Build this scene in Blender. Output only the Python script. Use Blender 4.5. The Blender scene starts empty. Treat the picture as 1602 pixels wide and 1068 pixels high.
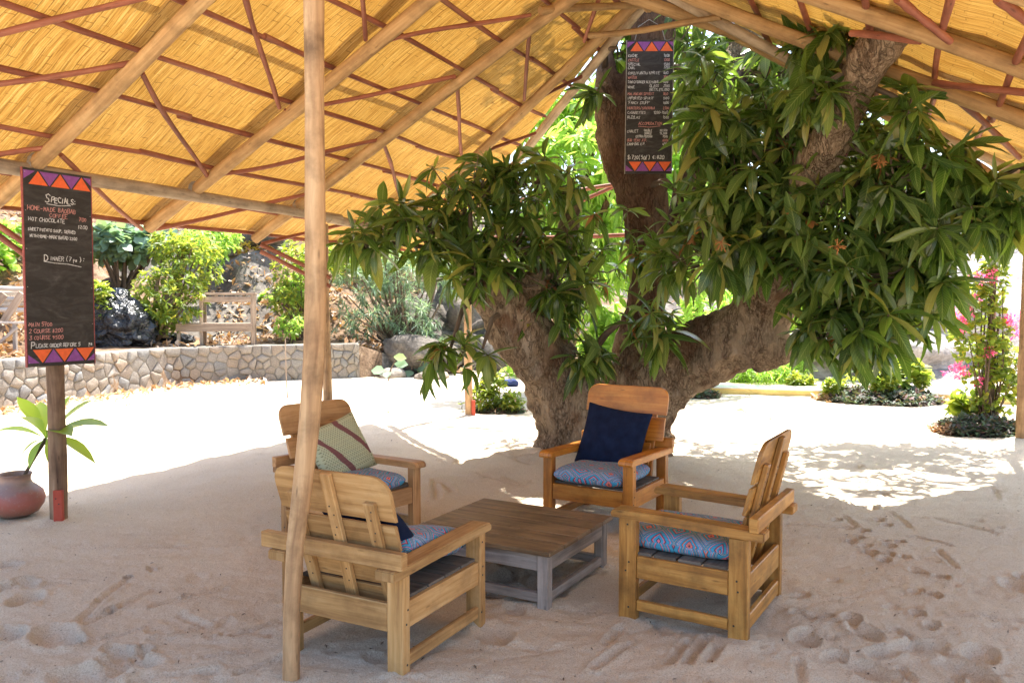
import bpy, bmesh, math, random
import numpy as np
from mathutils import Vector, Matrix, Euler

random.seed(7)
RNG = np.random.default_rng(11)
S = bpy.context.scene
COL = S.collection
R = math.radians

# ------------------------------------------------------------------ camera, sky, sun, exposure
cam_d = bpy.data.cameras.new('camera')
cam_d.sensor_width = 36
cam_d.lens = 28.0
cam_d.clip_end = 500
cam = bpy.data.objects.new('camera', cam_d)
cam.location = (0, 0, 1.6)
PITCH = math.atan(54 / 1246)
cam.rotation_euler = (math.pi / 2 - PITCH, 0, 0)
COL.objects.link(cam)
S.camera = cam

SUN = Vector((.26, .38, 1.0)).normalized()
world = bpy.data.worlds.new('World')
S.world = world
world.use_nodes = True
wn = world.node_tree
sky = wn.nodes.new('ShaderNodeTexSky')
sky.sky_type = 'NISHITA'
sky.sun_disc = False
sky.sun_elevation = math.asin(SUN.z)
sky.sun_rotation = math.atan2(SUN.x, SUN.y)
sky.dust_density = 2.5
wn.links.new(sky.outputs[0], wn.nodes['Background'].inputs[0])
wn.nodes['Background'].inputs[1].default_value = 0.15
sl = bpy.data.lights.new('sun', 'SUN')
sl.energy = 4.8
sl.angle = R(.53)
sl.color = (1, .95, .87)
so = bpy.data.objects.new('sun', sl)
so.rotation_euler = SUN.to_track_quat('Z', 'Y').to_euler()
COL.objects.link(so)
S.view_settings.view_transform = 'Standard'
S.view_settings.look = 'None'
S.view_settings.gamma = 1
S.view_settings.use_curve_mapping = False
S.view_settings.exposure = 1.92
S.cycles.max_bounces = 8
S.cycles.diffuse_bounces = 5
S.cycles.glossy_bounces = 3
S.cycles.transmission_bounces = 5
S.cycles.transparent_max_bounces = 6

# ------------------------------------------------------------------ node helpers
def mat(name):
    m = bpy.data.materials.new(name)
    m.use_nodes = True
    nt = m.node_tree
    return m, nt, nt.nodes['Principled BSDF']
def N(nt, kind, **kw):
    n = nt.nodes.new('ShaderNode' + kind)
    for k, v in kw.items():
        if k.startswith('i_'):
            key = k[2:]
            key = int(key) if key.isdigit() else key.replace('_', ' ')
            n.inputs[key].default_value = v
        else:
            setattr(n, k, v)
    return n
def ramp(nt, fac, stops, interp='LINEAR'):
    r = nt.nodes.new('ShaderNodeValToRGB')
    r.color_ramp.interpolation = interp
    e = r.color_ramp.elements
    while len(e) < len(stops):
        e.new(1)
    for el, (p, c) in zip(e, stops):
        el.position = p
        el.color = (c[0], c[1], c[2], 1) if not isinstance(c, (int, float)) else (c, c, c, 1)
    nt.links.new(fac, r.inputs[0])
    return r.outputs[0]
def mix(nt, f, a, b, mode='MIX'):
    m = nt.nodes.new('ShaderNodeMix')
    m.data_type = 'RGBA'
    m.blend_type = mode
    for sock, v in ((m.inputs[0], f), (m.inputs[6], a), (m.inputs[7], b)):
        if hasattr(v, 'links'):
            nt.links.new(v, sock)
        elif isinstance(v, (int, float)):
            sock.default_value = v
        else:
            sock.default_value = (*v, 1)
    return m.outputs[2]
def math_(nt, op, a, b=0.0, c=None):
    m = nt.nodes.new('ShaderNodeMath')
    m.operation = op
    for i, v in enumerate((a, b) if c is None else (a, b, c)):
        if hasattr(v, 'links'):
            nt.links.new(v, m.inputs[i])
        else:
            m.inputs[i].default_value = v
    return m.outputs[0]
def coord(nt, which='Object', scale=(1, 1, 1), rnd=False):
    tc = nt.nodes.new('ShaderNodeTexCoord')
    mp = nt.nodes.new('ShaderNodeMapping')
    mp.inputs['Scale'].default_value = scale
    nt.links.new(tc.outputs[which], mp.inputs[0])
    if rnd:
        oi = nt.nodes.new('ShaderNodeObjectInfo')
        v = math_(nt, 'MULTIPLY', oi.outputs['Random'], 37.0)
        nt.links.new(v, mp.inputs['Location'])
    return mp.outputs[0]
def noise(nt, vec, scale, detail=4, rough=.55, dist=0):
    n = N(nt, 'TexNoise', i_Scale=scale, i_Detail=detail, i_Roughness=rough, i_Distortion=dist)
    nt.links.new(vec, n.inputs['Vector'])
    return n.outputs['Fac']
def bump(nt, bs, h, dist=.01, strength=1):
    b = N(nt, 'Bump', i_Distance=dist, i_Strength=strength)
    nt.links.new(h, b.inputs['Height'])
    nt.links.new(b.outputs[0], bs.inputs['Normal'])
    return b

# ------------------------------------------------------------------ materials
def wood(name, dark, mid, light, rough=.55, spec=.3, grain=1.0, dirt=.35, bdist=.0015):
    m, nt, b = mat(name)
    v = coord(nt, 'UV', (2.2, 34 * grain, 1), True)
    g = noise(nt, v, 1.0, 6, .62, .6)
    v2 = coord(nt, 'UV', (.9, 7, 1), True)
    g2 = noise(nt, v2, 1.0, 3, .5, 1.2)
    f = math_(nt, 'ADD', math_(nt, 'MULTIPLY', g, .6), math_(nt, 'MULTIPLY', g2, .4))
    c = ramp(nt, f, [(.3, dark), (.5, mid), (.68, light)])
    ob = coord(nt, 'Object', (1, 1, 1), True)
    d = noise(nt, ob, 5.0, 5, .65)
    dm = ramp(nt, d, [(.45, 0), (.72, 1)])
    c = mix(nt, math_(nt, 'MULTIPLY', dm, dirt), c, tuple(x * .35 for x in dark))
    # pores and little knots
    vo = N(nt, 'TexVoronoi', i_Scale=1.0)
    nt.links.new(coord(nt, 'UV', (5, 22, 1), True), vo.inputs['Vector'])
    k = ramp(nt, vo.outputs['Distance'], [(.05, 1), (.14, 0)])
    c = mix(nt, math_(nt, 'MULTIPLY', k, .5), c, tuple(x * .25 for x in dark))
    oi = N(nt, 'ObjectInfo')
    hs = N(nt, 'HueSaturation')
    nt.links.new(c, hs.inputs['Color'])
    nt.links.new(math_(nt, 'ADD', math_(nt, 'MULTIPLY', oi.outputs['Random'], .35), .82), hs.inputs['Value'])
    nt.links.new(hs.outputs[0], b.inputs['Base Color'])
    b.inputs['Roughness'].default_value = rough
    b.inputs['Specular IOR Level'].default_value = spec
    bump(nt, b, f, bdist, .6)
    return m
M = {}
M['pole'] = wood('pale_pole_wood', (.26, .15, .07), (.43, .26, .115), (.58, .39, .19), .7, .2, .9, .5, .004)
M['beam'] = wood('weathered_beam_wood', (.2, .14, .09), (.45, .34, .23), (.6, .48, .35), .8, .15, .5, .5, .004)
M['post_dark'] = wood('weathered_post_wood', (.10, .06, .04), (.25, .16, .10), (.40, .29, .2), .8, .15, .6, .4, .006)
M['post_near'] = wood('smooth_debarked_post_wood', (.20, .105, .05), (.41, .25, .125), (.56, .38, .21), .6, .3, .8, .7, .005)
M['red_pole'] = wood('red_stained_pole', (.14, .045, .028), (.28, .095, .055), (.40, .17, .10), .6, .3, .4, .35, .003)
M['red_plank'] = wood('red_painted_plank', (.35, .05, .03), (.42, .07, .04), (.48, .1, .06), .6, .3, .6, .2)
M['chair_r'] = wood('honey_varnished_wood', (.13, .05, .010), (.41, .19, .04), (.60, .33, .09), .42, .45, 1, .6)
M['chair_n'] = wood('pale_worn_wood', (.22, .105, .038), (.47, .265, .10), (.62, .40, .185), .65, .25, 1.2, .45)
M['chair_f'] = wood('orange_varnished_wood', (.18, .055, .008), (.45, .165, .02), (.57, .26, .045), .35, .5, 1, .45)
M['chair_l'] = wood('brown_varnished_wood', (.2, .09, .03), (.44, .23, .09), (.56, .33, .15), .45, .4, 1, .35)
M['slat'] = wood('grey_seat_slat_wood', (.06, .05, .04), (.13, .11, .09), (.2, .17, .14), .8, .2)
M['table_top'] = wood('dark_worn_table_wood', (.06, .035, .018), (.18, .115, .06), (.29, .195, .11), .5, .35, 1, .6)
M['grey_wood'] = wood('grey_weathered_wood', (.13, .11, .10), (.3, .26, .23), (.44, .4, .36), .8, .2, 1.3, .35, .002)
M['stand_wood'] = wood('rough_brown_stand_wood', (.16, .11, .08), (.33, .25, .19), (.5, .4, .3), .85, .15, 1, .3, .002)
M['twig'] = wood('twig_bark', (.06, .045, .03), (.14, .10, .07), (.24, .18, .13), .85, .15, .4, .3, .002)
M['bleached_pole'] = wood('bleached_pole_wood', (.3, .26, .22), (.5, .45, .4), (.65, .6, .54), .8, .15, .5, .3, .002)

# woven bamboo matting (UV: u along the strips, v across, metres)
m, nt, b = mat('woven_bamboo_matting')
br = N(nt, 'TexBrick', i_Scale=1.0, offset=.37, offset_frequency=3, squash=1.0)
br.inputs['Mortar Size'].default_value = .0011
br.inputs['Mortar Smooth'].default_value = .3
br.inputs['Brick Width'].default_value = .17
br.inputs['Row Height'].default_value = .0135
br.inputs['Color1'].default_value = (.40, .225, .06, 1)
br.inputs['Color2'].default_value = (.64, .43, .15, 1)
br.inputs['Mortar'].default_value = (.22, .11, .03, 1)
uv = coord(nt, 'UV', (1, 1, 1))
wob = N(nt, 'TexNoise', i_Scale=3.0, i_Detail=2)
nt.links.new(uv, wob.inputs['Vector'])
vm = N(nt, 'VectorMath', operation='MULTIPLY_ADD')
nt.links.new(wob.outputs['Color'], vm.inputs[0])
vm.inputs[1].default_value = (.1, .035, 0)
nt.links.new(uv, vm.inputs[2])
nt.links.new(vm.outputs[0], br.inputs['Vector'])
st = noise(nt, coord(nt, 'UV', (3, 120, 1), True), 1.0, 4, .6)
c = mix(nt, .55, br.outputs['Color'], ramp(nt, st, [(.34, (.27, .12, .02)), (.46, (.56, .33, .08)), (.56, (.72, .47, .14)), (.66, (.92, .72, .32))]))
# herringbone steps of the twill: dark dashes where strips pass under
br2 = N(nt, 'TexBrick', i_Scale=1.0, offset=.31, offset_frequency=2)
br2.inputs['Mortar Size'].default_value = .0035
br2.inputs['Mortar Smooth'].default_value = .2
br2.inputs['Brick Width'].default_value = .21
br2.inputs['Row Height'].default_value = .06
br2.inputs['Color1'].default_value = (0, 0, 0, 1)
br2.inputs['Color2'].default_value = (0, 0, 0, 1)
br2.inputs['Mortar'].default_value = (1, 1, 1, 1)
nt.links.new(vm.outputs[0], br2.inputs['Vector'])
brk = ramp(nt, noise(nt, coord(nt, 'UV', (7, 12, 1), True), 1.0, 4, .7), [(.42, 0), (.56, 1)])
stepm = math_(nt, 'MULTIPLY', br2.outputs['Color'], brk)
c = mix(nt, math_(nt, 'MULTIPLY', stepm, .62), c, (.10, .045, .01))
sta = noise(nt, coord(nt, 'Object', (1, 1, 1)), 1.3, 5, .65)
c = mix(nt, ramp(nt, sta, [(.5, 0), (.8, .5)]), c, (.42, .22, .05))
nt.links.new(c, b.inputs['Base Color'])
b.inputs['Roughness'].default_value = .6
b.inputs['Specular IOR Level'].default_value = .2
hh = math_(nt, 'ADD', math_(nt, 'MULTIPLY', st, .6), math_(nt, 'MULTIPLY', math_(nt, 'ADD', br.outputs['Fac'], br2.outputs['Color']), -.6))
bp = bump(nt, b, hh, .006, .8)
tr = N(nt, 'BsdfTranslucent')
tc_ = mix(nt, 1.0, c, (1.0, .82, .46), 'MULTIPLY')
nt.links.new(tc_, tr.inputs[0])
mx = N(nt, 'MixShader')
mx.inputs[0].default_value = .14
nt.links.new(b.outputs[0], mx.inputs[1])
nt.links.new(tr.outputs[0], mx.inputs[2])
nt.links.new(mx.outputs[0], nt.nodes['Material Output'].inputs[0])
M['mat'] = m

# sand
m, nt, b = mat('beach_sand')
ob = coord(nt, 'Object')
n1 = noise(nt, ob, 1.2, 4, .6)
n2 = noise(nt, ob, 150, 4, .8)
n3 = noise(nt, ob, 30, 6, .75)
c = ramp(nt, n1, [(.3, (.655, .535, .385)), (.7, (.75, .635, .47))])
c = mix(nt, ramp(nt, n2, [(.46, .0), (.62, .8)]), c, (.84, .76, .64))
c = mix(nt, ramp(nt, n2, [(.36, .75), (.45, 0)]), c, (.36, .28, .20))
vo = N(nt, 'TexVoronoi', i_Scale=26.0)
nt.links.new(ob, vo.inputs['Vector'])
sp = ramp(nt, vo.outputs['Distance'], [(.04, 1), (.08, 0)])
c = mix(nt, math_(nt, 'MULTIPLY', sp, ramp(nt, n1, [(.5, 0), (.6, .6)])), c, (.14, .09, .06))
nt.links.new(c, b.inputs['Base Color'])
b.inputs['Roughness'].default_value = .95
b.inputs['Specular IOR Level'].default_value = .1
bump(nt, b, math_(nt, 'ADD', math_(nt, 'MULTIPLY', n2, .45), n3), .022, 1)
M['sand'] = m

# bark
m, nt, b = mat('mango_bark')
ob = coord(nt, 'Object', (1, 1, .38))
wv = noise(nt, ob, 5, 3, .6)
vo = N(nt, 'TexVoronoi', feature='DISTANCE_TO_EDGE', i_Scale=11.0)
dv = N(nt, 'VectorMath', operation='MULTIPLY_ADD')
nz = N(nt, 'TexNoise', i_Scale=9.0, i_Detail=4.0)
nt.links.new(ob, nz.inputs['Vector'])
nt.links.new(nz.outputs['Color'], dv.inputs[0])
dv.inputs[1].default_value = (.38, .38, .38)
nt.links.new(ob, dv.inputs[2])
nt.links.new(dv.outputs[0], vo.inputs['Vector'])
crack = math_(nt, 'MAXIMUM', ramp(nt, vo.outputs['Distance'], [(0, 0), (.11, 1)]), ramp(nt, noise(nt, ob, 7, 3, .6), [(.46, 0), (.6, 1)]))
fine = noise(nt, ob, 60, 5, .7)
c = ramp(nt, fine, [(.32, (.07, .045, .028)), (.5, (.20, .135, .085)), (.66, (.38, .29, .20))])
c = mix(nt, ramp(nt, wv, [(.42, 0), (.62, .85)]), c, (.34, .25, .165))
lich = ramp(nt, noise(nt, ob, 3.1, 5, .7), [(.58, 0), (.68, .65)])
c = mix(nt, lich, c, (.42, .35, .27))
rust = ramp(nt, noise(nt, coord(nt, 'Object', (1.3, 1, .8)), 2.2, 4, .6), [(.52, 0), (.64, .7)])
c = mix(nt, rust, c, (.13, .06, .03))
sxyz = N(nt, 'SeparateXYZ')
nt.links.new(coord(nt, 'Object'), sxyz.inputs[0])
limb_shade = math_(nt, 'MULTIPLY', ramp(nt, math_(nt, 'ADD', math_(nt, 'MULTIPLY', sxyz.outputs[0], .5), math_(nt, 'MULTIPLY', wv, .12)), [(.20, 0), (.30, 1), (.68, 1), (.80, 0)]),
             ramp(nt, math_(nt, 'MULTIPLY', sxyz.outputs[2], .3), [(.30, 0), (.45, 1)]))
c = mix(nt, math_(nt, 'MULTIPLY', limb_shade, .8), c, mix(nt, fine, (.045, .022, .014), (.12, .06, .038)))  # crown shade on the central limb, painted into the bark colour
c = mix(nt, crack, mix(nt, .5, c, (.05, .032, .02)), c)
nt.links.new(c, b.inputs['Base Color'])
b.inputs['Roughness'].default_value = .9
b.inputs['Specular IOR Level'].default_value = .15
bump(nt, b, math_(nt, 'ADD', crack, math_(nt, 'MULTIPLY', fine, 1.1)), .017, .9)
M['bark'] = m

def leaf(name, cols, trans=.35, rough=.38, tcol=(.45, .75, .08), spec=.5, vein=True):
    m, nt, b = mat(name)
    g = N(nt, 'NewGeometry')
    oi = N(nt, 'ObjectInfo')
    rnd = math_(nt, 'FRACT', math_(nt, 'ADD', g.outputs['Random Per Island'], oi.outputs['Random']))
    stops = [((i + .5) / len(cols), cc) for i, cc in enumerate(cols)]
    c = ramp(nt, rnd, stops)
    uvn = coord(nt, 'UV')
    if vein:
        sx = N(nt, 'SeparateXYZ')
        nt.links.new(uvn, sx.inputs[0])
        ax = math_(nt, 'ABSOLUTE', math_(nt, 'SUBTRACT', sx.outputs[0], .5))
        mid_ = ramp(nt, ax, [(.015, 1), (.05, 0)])
        vv = math_(nt, 'SINE', math_(nt, 'MULTIPLY', math_(nt, 'SUBTRACT', sx.outputs[1], math_(nt, 'MULTIPLY', ax, .35)), 85.0))
        c = mix(nt, math_(nt, 'MULTIPLY', ramp(nt, vv, [(.6, 0), (1, 1)]), .22), c, tuple(min(1, x * 2.2 + .02) for x in cols[len(cols) // 2]))
        c = mix(nt, math_(nt, 'MULTIPLY', mid_, .6), c, (.30, .36, .12))
    sp = ramp(nt, noise(nt, coord(nt, 'Object'), 11, 4, .7), [(.66, 0), (.72, .55)])
    c = mix(nt, sp, c, (.25, .22, .06))
    nt.links.new(c, b.inputs['Base Color'])
    b.inputs['Roughness'].default_value = rough
    b.inputs['Specular IOR Level'].default_value = spec
    t = N(nt, 'BsdfTranslucent')
    tcn = mix(nt, .55, mix(nt, 1.0, c, (3.2, 3.0, 1.6), 'MULTIPLY'), tcol)
    nt.links.new(tcn, t.inputs[0])
    x = N(nt, 'MixShader')
    x.inputs[0].default_value = trans
    nt.links.new(b.outputs[0], x.inputs[1])
    nt.links.new(t.outputs[0], x.inputs[2])
    nt.links.new(x.outputs[0], nt.nodes['Material Output'].inputs[0])
    return m
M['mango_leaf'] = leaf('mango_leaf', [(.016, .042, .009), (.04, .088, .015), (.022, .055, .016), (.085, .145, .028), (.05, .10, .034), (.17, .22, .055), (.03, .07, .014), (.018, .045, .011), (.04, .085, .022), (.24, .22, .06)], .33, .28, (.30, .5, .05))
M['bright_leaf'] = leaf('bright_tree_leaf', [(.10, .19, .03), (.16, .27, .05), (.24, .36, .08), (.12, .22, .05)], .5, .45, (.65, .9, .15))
M['shrub_leaf'] = leaf('yellow_green_shrub_leaf', [(.07, .12, .02), (.11, .17, .03), (.16, .21, .035), (.08, .14, .03), (.30, .27, .04)], .4, .45, (.6, .75, .08), vein=False)
M['teal_leaf'] = leaf('blue_green_round_leaf', [(.10, .17, .13), (.14, .22, .18), (.18, .27, .2), (.2, .26, .1)], .3, .5, (.35, .6, .3), vein=False)
M['grey_leaf'] = leaf('grey_green_narrow_leaf', [(.12, .19, .12), (.17, .25, .17), (.22, .3, .2), (.10, .16, .08)], .3, .5, (.4, .6, .3), vein=False)
M['pot_leaf'] = leaf('fleshy_light_green_leaf', [(.14, .25, .03), (.2, .33, .05), (.25, .38, .07)], .35, .4, (.6, .85, .12), vein=False)
M['cover_leaf'] = leaf('dark_purple_green_cover_leaf', [(.03, .045, .03), (.06, .11, .06), (.06, .03, .035), (.05, .10, .07), (.16, .05, .06), (.04, .08, .05), (.07, .12, .05)], .15, .65, (.3, .3, .1), vein=False)
M['dry_leaf'] = leaf('dry_leaf_litter', [(.38, .22, .12), (.26, .13, .06), (.56, .42, .3), (.18, .1, .06), (.66, .56, .46), (.45, .24, .1)], .1, .7, (.5, .3, .1), .2, vein=False)
M['dead_leaf'] = leaf('curled_dead_leaf', [(.26, .1, .04), (.38, .18, .07)], .2, .7, (.5, .25, .08), .2)
M['flower'] = leaf('magenta_bract', [(.75, .05, .28), (.85, .12, .42), (.8, .2, .5), (.9, .3, .55)], .4, .6, (.95, .2, .5), .2, vein=False)
M['yellow_leaf'] = leaf('yellowing_leaf', [(.6, .45, .05), (.7, .5, .08), (.5, .42, .07)], .35, .5, (.8, .6, .1), vein=False)

def rocky(name, a, b_, c_, scale=3, bd=.05, rough=.85, rnd=True):
    m, nt, b = mat(name)
    ob = coord(nt, 'Object', (1, 1, 1), False)
    n = noise(nt, ob, scale, 8, .65, .4)
    n2 = noise(nt, ob, scale * 9, 6, .7)
    c = ramp(nt, n, [(.3, a), (.5, b_), (.68, c_)])
    c = mix(nt, ramp(nt, n2, [(.4, .5), (.6, 0)]), c, tuple(x * .4 for x in a))
    if rnd:
        oi = N(nt, 'ObjectInfo')
        cc = ramp(nt, oi.outputs['Random'], [(.1, (.27, .225, .18)), (.3, (.21, .19, .17)), (.5, (.31, .235, .175)), (.7, (.19, .195, .20)), (.9, (.30, .26, .22))])
        c = mix(nt, .75, c, mix(nt, 1.0, cc, ramp(nt, n2, [(.3, .6), (.65, 1.15)]), 'MULTIPLY'))
    nt.links.new(c, b.inputs['Base Color'])
    b.inputs['Roughness'].default_value = rough
    b.inputs['Specular IOR Level'].default_value = .15
    bump(nt, b, math_(nt, 'ADD', n, math_(nt, 'MULTIPLY', n2, .35)), bd, .8)
    return m
M['stone'] = rocky('wall_stone', (.2, .18, .16), (.28, .25, .21), (.36, .32, .28), 5, .02)
M['mortar'] = rocky('wall_mortar', (.19, .17, .145), (.26, .235, .2), (.31, .28, .24), 8, .02, rnd=False)
M['granite'] = rocky('grey_granite', (.19, .165, .155), (.38, .345, .325), (.56, .52, .48), .55, .25, rnd=False)
M['dark_rock'] = rocky('dark_hill_rock', (.075, .064, .055), (.155, .135, .115), (.30, .265, .225), 1.1, .12, rnd=False)
M['hill'] = rocky('hill_soil', (.10, .06, .035), (.2, .13, .08), (.34, .24, .16), 2.5, .06, rnd=False)

def plain(name, col, rough=.6, spec=.3, var=.25, sc=30, bd=0.0, met=0):
    m, nt, b = mat(name)
    n = noise(nt, coord(nt, 'Object'), sc, 5, .65)
    c = mix(nt, ramp(nt, n, [(.35, 0), (.7, 1)]), tuple(x * (1 - var) for x in col), tuple(min(1, x * (1 + var)) for x in col))
    nt.links.new(c, b.inputs['Base Color'])
    b.inputs['Roughness'].default_value = rough
    b.inputs['Specular IOR Level'].default_value = spec
    if bd:
        bump(nt, b, n, bd, .7)
    return m
M['kerb'] = plain('yellow_painted_kerb', (.85, .63, .24), .8, .2, .1, 6, .01)
M['white_cap'] = plain('whitewashed_kerb_top', (.84, .81, .76), .8, .2, .06, 6, .01)
# blackboard with smeared chalk
m, nt, b = mat('chalkboard_paint')
sm = noise(nt, coord(nt, 'Object', (2.0, 2.0, 6.0)), 2.2, 6, .7, 1.2)
c = ramp(nt, sm, [(.42, (.022, .018, .015)), (.62, (.05, .044, .04)), (.78, (.11, .1, .095))])
nt.links.new(c, b.inputs['Base Color'])
b.inputs['Roughness'].default_value = .75
M['board'] = m
M['tri_orange'] = plain('orange_board_paint', (.75, .13, .035), .6, .3, .12, 40)
M['tri_purple'] = plain('purple_board_paint', (.24, .07, .27), .6, .3, .15, 40)
M['board_edge'] = plain('red_brown_board_edge', (.28, .07, .06), .7, .3, .3, 60)
def chalk(name, col):
    m, nt, b = mat(name)
    n = noise(nt, coord(nt, 'Object'), 240, 3, .7)
    nt.links.new(mix(nt, ramp(nt, n, [(.36, .75), (.56, 0)]), col, (.06, .05, .05)), b.inputs['Base Color'])
    b.inputs['Roughness'].default_value = .95
    return m
M['chalk_w'] = chalk('white_chalk', (.72, .72, .70))
M['chalk_p'] = chalk('pink_chalk', (.68, .30, .26))

# fabrics
def fabric_bump(nt, b, vec, sc=420, d=.0008):
    bump(nt, b, noise(nt, vec, sc, 2, .5), d, .5)
m, nt, b = mat('navy_cotton')
v = coord(nt, 'Object')
n = noise(nt, v, 14, 4, .6)
nt.links.new(ramp(nt, n, [(.3, (.004, .008, .024)), (.7, (.009, .017, .05))]), b.inputs['Base Color'])
b.inputs['Roughness'].default_value = .8
b.inputs['Specular IOR Level'].default_value = .12
fabric_bump(nt, b, v, 500, .001)
M['navy'] = m

m, nt, b = mat('blue_printed_cotton')
uv = coord(nt, 'UV', (1, 1, 1))
sx = N(nt, 'SeparateXYZ')
wz = N(nt, 'TexNoise', i_Scale=9.0, i_Detail=1.0)
nt.links.new(uv, wz.inputs['Vector'])
vm = N(nt, 'VectorMath', operation='MULTIPLY_ADD')
nt.links.new(wz.outputs['Color'], vm.inputs[0])
vm.inputs[1].default_value = (.012, .012, 0)
nt.links.new(uv, vm.inputs[2])
nt.links.new(vm.outputs[0], sx.inputs[0])
U = math_(nt, 'MULTIPLY', sx.outputs[0], 4.4)
V = math_(nt, 'MULTIPLY', sx.outputs[1], 6.0)
A = math_(nt, 'ADD', U, V)
B = math_(nt, 'SUBTRACT', U, V)
fa = math_(nt, 'ABSOLUTE', math_(nt, 'SUBTRACT', math_(nt, 'FRACT', A), .5))
fb = math_(nt, 'ABSOLUTE', math_(nt, 'SUBTRACT', math_(nt, 'FRACT', B), .5))
d = math_(nt, 'MAXIMUM', fa, fb)
BL, RD, PK, NV, OR, WH = (.05, .33, .52), (.42, .06, .07), (.70, .18, .24), (.015, .02, .06), (.70, .18, .09), (.42, .55, .6)
c1 = ramp(nt, d, [(0, NV), (.03, OR), (.08, PK), (.11, NV), (.13, BL), (.20, OR), (.235, NV), (.255, BL), (.33, PK), (.35, BL), (.385, WH), (.40, RD), (.425, BL), (.455, NV), (.475, WH), (.49, NV)], 'CONSTANT')
c2 = ramp(nt, d, [(0, PK), (.05, NV), (.075, BL), (.17, PK), (.20, RD), (.23, NV), (.25, BL), (.36, NV), (.375, PK), (.41, BL), (.46, NV), (.475, WH), (.49, NV)], 'CONSTANT')
chk = math_(nt, 'MODULO', math_(nt, 'ABSOLUTE', math_(nt, 'FLOOR', A)), 2.0)
c = mix(nt, chk, c1, c2)
dash = math_(nt, 'GREATER_THAN', math_(nt, 'SINE', math_(nt, 'MULTIPLY', sx.outputs[0], 420.0)), .2)
c = mix(nt, math_(nt, 'MULTIPLY', dash, .22), c, (.05, .12, .2))
nt.links.new(c, b.inputs['Base Color'])
b.inputs['Roughness'].default_value = .85
fabric_bump(nt, b, coord(nt, 'Object'), 380, .001)
M['print'] = m

m, nt, b = mat('green_and_burgundy_woven_fabric')
uv = coord(nt, 'UV', (1, 1, 1))
sx = N(nt, 'SeparateXYZ')
nt.links.new(uv, sx.inputs[0])
row = math_(nt, 'SINE', math_(nt, 'MULTIPLY', sx.outputs[1], 230.0))
stc = math_(nt, 'SINE', math_(nt, 'MULTIPLY', sx.outputs[0], 300.0))
gr = mix(nt, ramp(nt, math_(nt, 'MULTIPLY', row, stc), [(.35, 0), (.7, 1)]), (.42, .43, .27), (.2, .2, .1))
bp_ = math_(nt, 'ADD', sx.outputs[0], math_(nt, 'MULTIPLY', sx.outputs[1], -.6))
pn = noise(nt, uv, 6, 2, .5, .8)
msk = ramp(nt, math_(nt, 'ADD', math_(nt, 'MULTIPLY', pn, .25), math_(nt, 'MULTIPLY', math_(nt, 'SINE', math_(nt, 'MULTIPLY', bp_, 26.0)), .5)), [(.53, 0), (.55, 1)], 'CONSTANT')
gr = mix(nt, msk, gr, (.17, .065, .06))
nt.links.new(gr, b.inputs['Base Color'])
b.inputs['Roughness'].default_value = .9
bump(nt, b, row, .002, .5)
M['knit'] = m

# clay pot
m, nt, b = mat('fired_clay')
ob = coord(nt, 'Object')
sx = N(nt, 'SeparateXYZ')
nt.links.new(ob, sx.inputs[0])
n = noise(nt, ob, 7, 5, .6)
hz = math_(nt, 'ADD', math_(nt, 'MULTIPLY', sx.outputs[2], 2.9), math_(nt, 'MULTIPLY', math_(nt, 'SUBTRACT', n, .5), .35))
c = ramp(nt, hz, [(.02, (.20, .14, .11)), (.14, (.30, .13, .09)), (.34, (.36, .11, .08)), (.5, (.31, .11, .09)), (.6, (.24, .15, .14)), (.72, (.26, .18, .15)), (.82, (.33, .2, .15)), (.96, (.2, .12, .09))])
c = mix(nt, ramp(nt, noise(nt, ob, 40, 4, .7), [(.55, 0), (.75, .4)]), c, (.4, .33, .28))
nt.links.new(c, b.inputs['Base Color'])
b.inputs['Roughness'].default_value = .55
bump(nt, b, noise(nt, ob, 30, 3, .6), .004, .6)
M['clay'] = m
M['soil'] = plain('potting_soil', (.05, .035, .025), .95, .1, .4, 60, .01)
# black plastic
m, nt, b = mat('black_plastic_sheet')
n = noise(nt, coord(nt, 'Object'), 4, 4, .6, 1.0)
nt.links.new(ramp(nt, n, [(.4, (.006, .007, .009)), (.75, (.02, .023, .03))]), b.inputs['Base Color'])
b.inputs['Roughness'].default_value = .2
b.inputs['Specular IOR Level'].default_value = .6
vz = N(nt, 'TexVoronoi', i_Scale=2.6)
nt.links.new(coord(nt, 'Object', (1, 1, .6)), vz.inputs['Vector'])
bump(nt, b, math_(nt, 'ADD', n, vz.outputs['Distance']), .16, 1)
M['tarp'] = m
M['blue_cloth'] = plain('dark_blue_cloth', (.02, .035, .12), .8, .2, .3, 20, .01)
M['line'] = plain('grey_twine', (.35, .32, .28), .8, .2)
M['nail'] = plain('dark_nail_head', (.03, .025, .02), .5, .5)
M['mango_flower'] = plain('orange_brown_dry_flower', (.34, .15, .05), .8, .2, .3, 60)
# ------------------------------------------------------------------ object helpers
def link(name, me, m=None, parent=None, smooth=False):
    o = bpy.data.objects.new(name, me)
    COL.objects.link(o)
    if m is not None and not me.materials:
        me.materials.append(m)
    if parent is not None:
        o.parent = parent
    if smooth:
        me.polygons.foreach_set('use_smooth', [True] * len(me.polygons))
    return o
def tag(o, label=None, cat=None, group=None, kind=None):
    if label: o['label'] = label
    if cat: o['category'] = cat
    if group: o['group'] = group
    if kind: o['kind'] = kind
    return o
def empty(name, loc, rz=0):
    o = bpy.data.objects.new(name, None)
    o.empty_display_size = .1
    o.location = loc
    o.rotation_euler = (0, 0, rz)
    COL.objects.link(o)
    return o
def pydata(name, verts, faces, uvs=None):
    me = bpy.data.meshes.new(name)
    me.from_pydata([tuple(v) for v in verts], [], faces)
    if uvs is not None:
        l = me.uv_layers.new(name='UVMap')
        l.data.foreach_set('uv', np.asarray(uvs, dtype=np.float32).ravel())
    me.update()
    return me
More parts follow.
